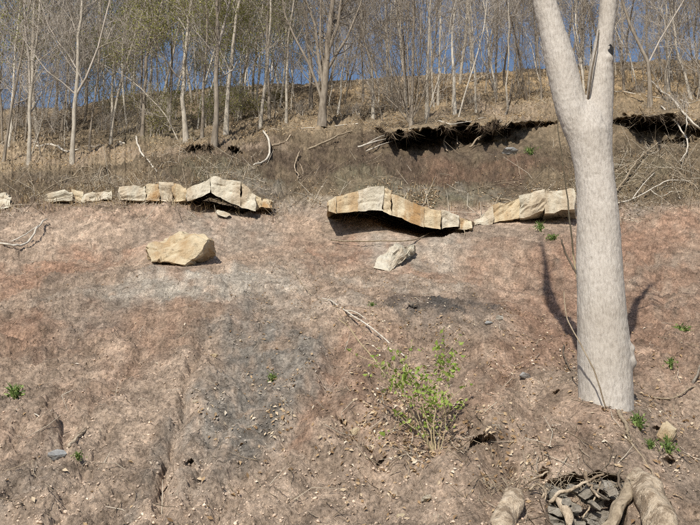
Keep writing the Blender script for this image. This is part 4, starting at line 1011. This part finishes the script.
# ------------------------------------------------------------------ fallen sticks and exposed roots on the slope
S = [
    ('fallen_branch', [(-6, 246, .1), (12, 246, .2), (27, 242, .3), (38, 232, .45), (46, 223, .6)], 3.4, M_WHITE, 'bleached bent branch lying at the left edge of the slope', [([(-4, 243, .2), (10, 240, .4), (24, 237, .5), (37, 232, .5)], 2.4)]),
    ('fallen_branch', [(135, 141, .3), (140, 152, .5), (148, 163, .5), (157, 176, .2)], 3, M_WHITE, 'crooked bleached stick leaning on the bank left of the pale slab', [([(136, 142, .3), (133, 136, .5)], 2)]),
    ('fallen_log', [(36, 147, .2), (55, 149, .25), (64, 152, .25), (78, 150, .2)], 4, M_WHITE, 'pale fallen log between the two left front trees', [([(38, 146, .2), (34, 142, .3)], 2)]),
    ('fallen_log', [(78, 148, .2), (95, 147, .2), (112, 146, .25), (124, 144, .2)], 4.5, M_GREY, 'dark fallen log under the slim right-leaning tree', []),
    ('fallen_log', [(112, 145, .3), (118, 143, .35), (124, 144, .35)], 4, M_WHITE, 'short white log end right of the slim right-leaning tree', []),
    ('exposed_root', [(263, 131, .5), (269, 140, .8), (268, 150, .9), (262, 158, .8), (253, 165, .4)], 3.4, M_WHITE, 'white curled root arching out of the bank left of centre', []),
    ('exposed_root', [(299, 148, .3), (295, 156, .6), (294, 164, .7), (298, 170, .5), (295, 178, .3)], 2, M_ROOT, 'wriggling pale rootlets on the dark bank right of the curled root', [([(299, 156, .4), (303, 166, .5), (297, 176, .3)], 1.5)]),
    ('exposed_root', [(308, 143, .3), (325, 139, .45), (342, 134, .5), (360, 127, .3)], 3, M_ROOTG, 'long grey root slanting along the bank below the massive tree', []),
    ('exposed_root', [(272, 144, .3), (284, 137, .4), (292, 130, .3)], 3, M_ROOT, 'tan root slanting up the bank below the straight slim tree', []),
    ('exposed_root', [(358, 145, .5), (376, 140, .9), (395, 136, 1.0), (410, 129, .4)], 2.8, M_WHITE, 'bleached root reaching left from under the fanning clump', [([(362, 142, .5), (380, 137, .8), (398, 133, .7)], 1.8), ([(366, 147, .4), (384, 143, .9), (400, 139, 1.2)], 1.8)]),
    ('fallen_branch', [(358, 124, .2), (330, 125, .2), (300, 125, .2)], 2, M_WHITE, 'thin pale branch lying level on the bank edge at the massive tree', []),
    ('exposed_root', [(470, 148, .5), (478, 138, 1.0), (490, 131, 1.2), (503, 128, .8), (512, 120, .4)], 2.6, M_ROOTG, 'pale root arching through the root tangle left of the big trunk', [([(478, 139, 1.0), (486, 136, 1.1), (497, 134, .9)], 1.8)]),
    ('exposed_root', [(448, 118, .2), (446, 130, .9), (443, 142, .8), (447, 150, .3)], 3, M_ROOT, 'drooping root loop in front of the dark undercut', [([(448, 122, .5), (455, 132, 1.0), (457, 144, .6)], 2.4)]),
    ('exposed_root', [(430, 133, .3), (437, 122, .6), (450, 124, .7), (466, 122, .5), (486, 118, .3)], 2.4, M_WHITE, 'pale root along the lip above the undercut', []),
    ('exposed_root', [(500, 122, .3), (505, 112, .6), (510, 95, 1.2), (512, 82, 1.6)], 3, M_GREY, 'upright broken root stub on the lip above the tangle', []),
    ('fallen_branch', [(330, 236, .25), (350, 239, .4), (380, 240, .45), (408, 240, .5), (428, 233, .9), (445, 228, 1.0), (459, 227, .6)], 2.2, M_ROOTG, 'long thin twig lying below the long slab', [([(459, 227, .6), (464, 230, .4), (464, 236, .1)], 1.8)]),
    ('fallen_branch', [(377, 200, .1), (373, 212, .3), (367, 224, .2)], 1.6, M_WHITE, 'thin pale twig leaning in front of the long slab hollow', [([(375, 206, .2), (378, 216, .3), (381, 227, .1)], 1.5)]),
    ('fallen_branch', [(495, 197, .2), (508, 200, .4), (516, 206, .5), (522, 214, .3)], 2.6, M_ROOTG, 'grey stick lying over the weathered rib behind the big trunk', [([(493, 208, .2), (497, 199, .5), (500, 195, .4)], 1.8)]),
    ('fallen_branch', [(520, 216, .2), (538, 215, .3), (556, 211, .4), (578, 204, .3)], 3.2, M_GREY, 'grey branch on the ground left of the big trunk, below the rib', [([(538, 215, .3), (552, 216, .4), (572, 213, .3)], 2)]),
    ('dead_branch', [(646, 74, .3), (658, 88, .5), (672, 102, .6), (688, 118, .7), (702, 130, .6)], 3.4, M_WHITE, 'bleached fallen branch slanting down above the dark hollow on the right', [([(655, 84, .5), (662, 76, .8), (660, 66, 1.2)], 2), ([(668, 98, .6), (676, 94, .9), (688, 104, 1.0), (700, 106, 1.1)], 2), ([(662, 92, .5), (652, 84, .7), (642, 82, .8)], 1.6)]),
    ('dead_branch', [(661, 106, .4), (672, 118, 1.0), (684, 134, 1.2), (687, 148, 1.0), (680, 163, .3)], 2.6, M_WHITE, 'white forked dead branch hanging before the dark hollow', [([(684, 134, 1.2), (686, 122, 1.4), (685, 112, 1.5)], 2)]),
    ('dead_branch', [(612, 196, .2), (626, 180, .4), (636, 166, .6), (649, 150, .8), (660, 140, .8)], 2.6, M_ROOTG, 'dry branch lying up the bank just right of the big trunk', [([(636, 166, .6), (628, 168, .8), (618, 172, .7)], 1.6), ([(644, 156, .7), (650, 158, .8), (656, 154, .8)], 1.4)]),
    ('dead_branch', [(612, 204, .2), (632, 197, .3), (650, 190, .4), (668, 186, .4), (694, 182, .2)], 2.2, M_WHITE, 'thin bleached branch lying across the grey bank on the right', [([(632, 197, .3), (642, 188, .5), (654, 178, .5)], 1.6), ([(650, 190, .4), (660, 195, .4), (672, 194, .3)], 1.4)]),
    ('dead_branch', [(610, 186, .2), (624, 190, .3), (640, 184, .4), (655, 174, .4)], 1.6, M_ROOTG, 'thin dry twig crossing the bank right of the big trunk', []),
    ('dead_branch', [(600, 96, .2), (620, 95, .4), (640, 98, .4), (660, 98, .3)], 1.8, M_WHITE, 'thin pale stick lying level above the dark hollow', []),
    ('stick', [(68, 454, .02), (76, 445, .04), (84, 436, .03)], 4.6, M_ROOT, 'short thick pale stick beside the flat blue-grey stone', []),
    ('stick', [(32, 411, .02), (41, 417, .03), (50, 425, .02)], 2, M_WHITE, 'thin pale stick lying near the left edge', []),
    ('stick', [(318, 298, .05), (330, 309, .09), (346, 326, .12), (378, 347, .14), (404, 360, .12)], 2.6, M_WHITE, 'long pale dead stick slanting down the slope above the sapling', [([(344, 324, .12), (356, 325, .1), (368, 329, .08)], 2.4)]),
    ('stick', [(292, 268, .05), (298, 283, .1), (312, 298, .1), (326, 308, .06)], 1.5, M_ROOTG, 'thin bent twig above the long pale stick', []),
    ('stick', [(652, 384, .02), (672, 386, .03), (690, 380, .03), (702, 374, .02)], 2.2, M_ROOTG, 'thin twig lying right of the trunk near the right edge', []),
    ('stick', [(690, 376, .02), (696, 366, .05), (702, 352, .08)], 4, M_GREY, 'dark stick end at the right edge of the photo', []),
    ('stick', [(565, 333, .03), (563, 345, .05), (567, 355, .06), (573, 362, .03)], 2.4, M_DARK, 'small dark curved twig left of the trunk foot', []),
    ('stick', [(640, 325, .03), (660, 330, .05), (680, 338, .05), (700, 342, .03)], 1.6, M_ROOTG, 'thin straight twig on the red soil right of the trunk', []),
    ('stick', [(30, 196, .1), (60, 184, .3), (84, 176, .3), (104, 172, .2)], 2, M_ROOTG, 'long thin grey branch on the grassy bank at left', [([(60, 184, .3), (72, 174, .5), (80, 168, .4)], 1.5)]),
    ('stick', [(72, 176, .2), (80, 170, .5), (88, 166, .5), (96, 172, .2)], 2, M_ROOTG, 'arched grey twig in the brush heap on the left bank', [([(80, 170, .5), (84, 178, .4)], 1.5)]),
    ('stick', [(98, 182, .1), (101, 172, .6), (107, 168, .6), (112, 176, .2)], 2, M_ROOTG, 'arched pale twig in the brush heap right of the second pale tree', [([(104, 168, .6), (109, 162, .5)], 1.4)]),
]
for k, (nm, pts, w, mat, lab, sub) in enumerate(S):
    cat = {'exposed_root': 'root', 'fallen_log': 'log', 'stick': 'stick'}.get(nm, 'branch')
    stick(nm, pts, w * .8, mat, lab, cat, sub=[(a_, b_ * .75) for a_, b_ in sub], seed=200 + k, taper=.6)

# ------------------------------------------------------------------ sapling and weeds
sb = gp(434, 453)
sap = empty('sapling', sb, label='leafy bright green sapling growing from the bare soil in front', cat='sapling')
YS = float(sb[1])
rng = random.Random(12)
stems = [([(436, 456), (434, 430), (436, 400), (441, 372), (444, 345)], 2.6, 0), ([(434, 456), (428, 425), (420, 398), (408, 372), (398, 352)], 2.4, -.05), ([(437, 456), (441, 425), (446, 398), (452, 372), (455, 352)], 2, .06),
         ([(432, 456), (424, 430), (410, 402), (392, 378), (376, 360)], 2.2, -.1), ([(435, 456), (431, 425), (430, 395), (426, 368)], 2, .1), ([(433, 456), (426, 441), (412, 425), (400, 412)], 1.6, -.16), ([(438, 455), (443, 440), (445, 415), (443, 395)], 1.8, -.1),
         ([(436, 457), (420, 425), (399, 396), (374, 360), (351, 331), (338, 318)], 3.2, .14)]
LC = []
for k, (ps, w, dy) in enumerate(stems):
    T = Tubes()
    q = [P(u, v, YS + dy * i / (len(ps) - 1)) for i, (u, v) in enumerate(ps)]
    q, r = catmull(q, [.68 * w * YS / F / 2 * (1 - .6 * i / (len(q) - 1)) for i in range(len(q))], 4)
    q = [x + np.array([rng.gauss(0, .004), rng.gauss(0, .004), 0]) for x in q]
    T.add(q, r, 6)
    for _ in range(4 if k < 7 else 2):
        i = rng.randrange(len(q) // 3, len(q) - 1)
        d = side(rng, Vector(q[i + 1] - q[i]).normalized(), 30, 65)
        e = [Vector(q[i]) + d * (L_ * .05) + Vector((0, 0, .004 * L_ * L_ * .3)) for L_ in range(5)]
        T.add(e, [.0025, .0022, .002, .0018, .0015], 5)
        if k < 7:
            LC += [np.array(e[-1]), np.array(e[-2])]
    T.build('stem', M_STEM, sap, sb)
    if k < 7:
        n = len(q)
        for i in range(int(n * .5), n): LC += [q[i]]
for (u, v, n, dy) in [(378, 361, 9, -.1), (396, 381, 9, -.06), (408, 372, 16, -.05), (412, 384, 18, -.05), (420, 376, 10, 0), (438, 352, 12, 0), (447, 362, 10, .05), (452, 372, 8, .05), (430, 400, 14, 0), (440, 408, 10, -.05), (434, 420, 8, 0), (425, 412, 8, 0), (428, 390, 10, .1), (390, 388, 5, -.1)]:
    c = P(u, v, YS + dy)
    for _ in range(n): LC.append(c + np.array([rng.gauss(0, .035), rng.gauss(0, .05), rng.gauss(0, .03)]))
LC = np.array(LC)
R = np.random.RandomState(2)
LC = np.concatenate([LC, LC + R.normal(size=LC.shape) * .018])
leaves(R, LC, .037, M_LEAFG, 'foliage', sap, sb, kind='stuff')

def weed(u, v, wpx, hpx, label, seed, n=26, mat=M_WEED):
    b = gp(u, v); s = b[1] / F; R = np.random.RandomState(seed); rng = random.Random(seed)
    root = empty('weed', b, label=label, cat='weed', group='small green weeds')
    T = Tubes(); 
    for k in range(n):
        a = R.uniform(0, 6.28); t = R.uniform(.2, 1)
        tip = np.array([math.cos(a) * wpx * s / 2 * t, math.sin(a) * wpx * s / 2 * t, hpx * s * R.uniform(.5, 1.1)])
        mid = tip * np.array([.4, .4, .7]); o = np.array([math.cos(a), math.sin(a), 0]) * wpx * s * .08
        wv = np.array([-math.sin(a), math.cos(a), 0]) * wpx * s * .045
        T.add([o + (0, 0, -.01), mid, tip], [wpx * s * .02, wpx * s * .035, wpx * s * .008], 3)
    T.build('blades', mat, root, smooth=False)
    c = R.normal(size=(n * 2, 3)) * np.array([wpx * s * .25, wpx * s * .25, hpx * s * .22]) + np.array([0, 0, hpx * s * .4])
    leaves(R, c, wpx * s * .22, mat, 'foliage', root, kind='stuff')
for k, a in enumerate([(14, 397, 22, 16, 'bushy green weed tuft near the left edge'), (77, 464, 12, 8, 'tiny green weed below the short thick stick'), (272, 377, 12, 8, 'small green weed on the grey patch'),
                       (540, 238, 12, 10, 'green sprout at the tip of the trunk shadow'), (670, 364, 13, 11, 'green weed on the red soil right of the trunk'), (638, 430, 20, 18, 'leafy weed at the right foot of the big trunk'),
                       (668, 455, 18, 18, 'spiky weed below the cream stone'), (650, 452, 14, 10, 'low weed between the trunk foot and the spiky weed'), (680, 318, 20, 8, 'flat green weed near the right edge'), (552, 248, 14, 6, 'low dark green weed left of the big trunk behind the shadow'),
                       (372, 315, 8, 5, 'tiny weed on the litter above the sapling'), (530, 160, 14, 8, 'green weed on the dark bank left of the big trunk')]):
    weed(*a, 800 + k)

# ------------------------------------------------------------------ loose cover: crumbs, dead leaves, twigs, dry grass
R = np.random.RandomState(99)
def sample(n, wlo, whi, ulo=-40, uhi=740, dens=None):
    out = []
    while n > 0:
        u = R.uniform(ulo, uhi, n * 2); w = R.uniform(wlo, whi, n * 2)
        if dens is not None:
            keep = R.uniform(0, 1, n * 2) < dens(u, w)
            u, w = u[keep], w[keep]
        out.append((u[:n], w[:n])); n -= min(n, len(u))
    u = np.concatenate([a for a, _ in out]); w = np.concatenate([b for _, b in out])
    i, j = gidx(u, w)
    i2 = np.clip(i + 1, 0, G.shape[0] - 1)
    t = R.uniform(0, 1, (len(u), 1))
    return G[i, j] * (1 - t) + G[i2, j] * t, Gn[i, j], u, w

def blobs(dens_list):
    def d(u, w):
        r = np.full(len(u), dens_list[0])
        for cu, cw, ru, rw, a in dens_list[1:]:
            r = np.maximum(r, a * np.exp(-((u - cu) / ru) ** 2 - ((w - cw) / rw) ** 2))
        return r * np.clip(.55 + 1.0 * fbm2(u / 13, w / 10, 171, 3), 0.03, 1)
    return d

# crumbs of soil and stone
def off_bank(f):
    return lambda u, w: f(u, w) * (1 - .85 * sm(w, 129, 135) * (1 - sm(w, 172, 192)) * sm(u, 230, 270) * (1 - sm(u, 575, 600)))
def pebbles(n, wlo, whi, smin, smax, dens, name, label):
    c, nn, u, w = sample(n, wlo, whi, dens=dens)
    n = len(c)
    base = np.array([[1, 0, 0], [-.5, .87, 0], [-.5, -.87, 0], [0, 0, .8], [0, 0, -.8]])
    s = (smin + (smax - smin) * R.uniform(0, 1, n) ** 5)[:, None, None] * R.uniform(.6, 1.3, (n, 5, 3))
    a = R.uniform(0, 6.28, n); ca_, sa_ = np.cos(a)[:, None], np.sin(a)[:, None]
    v = base[None] * s
    x = v[..., 0] * ca_ - v[..., 1] * sa_; y = v[..., 0] * sa_ + v[..., 1] * ca_
    v = np.stack([x, y, v[..., 2] * .8 + x * R.uniform(-.4, .4, (n, 1))], -1) + c[:, None] + nn[:, None] * (s.mean((1, 2)) * .25)[:, None, None]
    f = np.array([[0, 1, 3], [1, 2, 3], [2, 0, 3], [1, 0, 4], [2, 1, 4], [0, 2, 4]])
    f = (np.arange(n)[:, None, None] * 5 + f[None]).reshape(-1, 3)
    o = mesh_np(name, v.reshape(-1, 3), [f], M_CLOD, False, kind='stuff', label=label, cat='gravel')
    i, j = gidx(u, w); col = np.repeat(np.concatenate([soil[i, j], np.ones((n, 1))], 1), 5, 0)
    o.data.color_attributes.new('soil', 'FLOAT_COLOR', 'POINT').data.foreach_set('color', col.astype(np.float32).ravel())
    return o
pebbles(20000, 215, 545, .003, .018, blobs([.45, (540, 400, 90, 60, .9), (440, 340, 80, 30, .9), (100, 470, 120, 60, .7), (300, 310, 160, 20, .9)]), 'soil_crumbs', 'scattered crumbs and chips of soil and stone on the slope')

def litter(n, wlo, whi, size, dens, name, label, flat=.75, lift=.3):
    c, nn, u, w = sample(n, wlo, whi, dens=dens)
    c = c + nn * size * lift * R.uniform(.2, 1, (len(c), 1))
    return leaves(R, c, size, M_LITTER, name, None, normal=nn, flat=flat, kind='stuff', label=label, cat='dead leaves')
litter(3600, 240, 540, .036, blobs([.012, (400, 420, 60, 60, 1), (330, 310, 80, 30, .9), (450, 330, 90, 30, .8), (480, 470, 40, 25, .9), (520, 350, 60, 60, .5), (280, 400, 60, 40, .5), (650, 400, 60, 80, .35), (390, 290, 90, 30, .7), (100, 270, 120, 20, .35)]), 'dead_leaves', 'dead tan leaves blown over the bare slope')
litter(4500, 128, 207, .065, off_bank(blobs([.55])), 'bank_leaves', 'dull dead leaves on the bank between the rocks and the wood')
M_LITTER = island_mat('wood_leaf', [(0, (0.2, 0.12, 0.055)), (0.35, (0.4, 0.27, 0.13)), (0.7, (0.53, 0.39, 0.22)), (1, (0.64, 0.53, 0.36))], 0.8, 0.2, 0.15)
litter(17000, 67, 130, .075, blobs([.8]), 'leaf_litter', 'golden brown leaf litter covering the floor of the wood')

def twigs(n, wlo, whi, lmin, lmax, r, dens, name, label, mat=M_TWIGL, stand=.15):
    c, nn, u, w = sample(n, wlo, whi, dens=dens)
    T = Tubes()
    for p, q in zip(c, nn):
        d = R.normal(size=3); d -= d.dot(q) * q; d /= np.linalg.norm(d); d = d + q * abs(R.normal()) * stand
        L = R.uniform(lmin, lmax); b = R.normal(size=3) * L * .09
        p = p + q * r * 2
        T.add([p - d * L / 2 + q * .01, p + b, p + d * L / 2 + q * .02], [r * R.uniform(.7, 1.5), r, r * .5], 3)
    return T.build(name, mat, None, smooth=False, kind='stuff', label=label, cat='twigs')
twigs(800, 235, 530, .05, .28, .0026, blobs([.12, (420, 430, 70, 60, .9), (340, 320, 100, 40, .8), (520, 470, 90, 40, .9)]), 'twig_litter', 'fine dead twigs strewn on the bare slope')
twigs(2400, 100, 222, .2, 1.3, .007, off_bank(blobs([.22, (90, 175, 110, 14, 1), (650, 180, 70, 40, 1), (480, 140, 80, 14, .3), (230, 170, 60, 25, .8)])), 'bank_twigs', 'dead twigs and brush strewn over the wooded bank', stand=.5)
twigs(1500, 67, 110, .4, 1.6, .011, blobs([.8]), 'wood_twigs', 'dead brush on the floor of the wood', stand=1.0)

def grass(n, wlo, whi, hmin, hmax, dens, name, label, hang=0.0, mat=M_STRAW, wd=.006):
    c, nn, u, w = sample(n, wlo, whi, dens=dens)
    n = len(c); h = R.uniform(hmin, hmax, (n, 1))
    lean = R.normal(size=(n, 3)) * .5; lean[:, 1] -= .35; lean[:, 2] = 0
    upv = np.array([[0, 0, 1.0]]) * (1 - 2 * hang) + nn * .3
    side_ = np.stack([R.normal(size=n), R.normal(size=n) * .4, R.normal(size=n) * .3], -1); side_ /= np.linalg.norm(side_, axis=1, keepdims=True)
    m1 = c + (upv * .55 + lean * .25) * h; tp = c + (upv * .75 + lean * .9) * h - np.array([[0, 0, .15]]) * h
    v = np.stack([c - side_ * wd, c + side_ * wd, m1 + side_ * wd * .8, m1 - side_ * wd * .8, tp], 1)
    i = np.arange(n)[:, None] * 5
    return mesh_np(name, v.reshape(-1, 3), [np.concatenate([i + [[0, 1, 2]], i + [[0, 2, 3]], i + [[3, 2, 4]]])], mat, False, kind='stuff', label=label, cat='dry grass')
grass(2600, 132, 215, .07, .26, off_bank(blobs([.05, (60, 207, 90, 8, 1), (90, 180, 110, 22, 1), (200, 165, 50, 18, .7), (195, 225, 40, 12, .8), (600, 190, 60, 30, .3), (410, 190, 70, 10, .4)])), 'dry_grass', 'dry straw-coloured grass on the bank above the rocks')
M_FRINGE = island_mat('rootlets', [(0, (0.07, 0.05, 0.035)), (0.6, (0.12, 0.09, 0.062)), (1, (0.22, 0.17, 0.115))], 0.9, 0.1)
grass(5000, 125, 137, .1, .75, blobs([.12, (460, 131, 100, 6, 1), (655, 131, 60, 6, 1), (210, 131, 60, 6, .5)]), 'hanging_rootlets', 'fringe of fine roots and dry grass hanging from the bank lip', hang=.85, wd=.007, mat=M_FRINGE)

# hair roots in the hollow and along the broken soil edge
T = Tubes(); rr_ = random.Random(31)
for k in range(170):
    u = rr_.choice((rr_.uniform(530, 632), rr_.uniform(470, 545))); v = 476 + rr_.uniform(-3, 14) + max(0, (545 - u)) * .05
    y = 4.42 + rr_.uniform(-.05, .1); q = [Vector(P(u, v, y))]; d = Vector((rr_.gauss(0, .8), -.4, rr_.gauss(-.4, .5))).normalized()
    for i in range(4):
        d = (d + Vector((rr_.gauss(0, .25), rr_.gauss(0, .15), rr_.gauss(-.1, .2)))).normalized(); q.append(q[-1] + d * rr_.uniform(.02, .05))
    r = rr_.uniform(.001, .0028); T.add(q, [r, r, r * .8, r * .6, r * .4], 4)
T.build('hair_roots', M_ROOTG, None, kind='stuff', label='tangle of fine tan roots along the broken soil edge, bottom right', cat='roots')
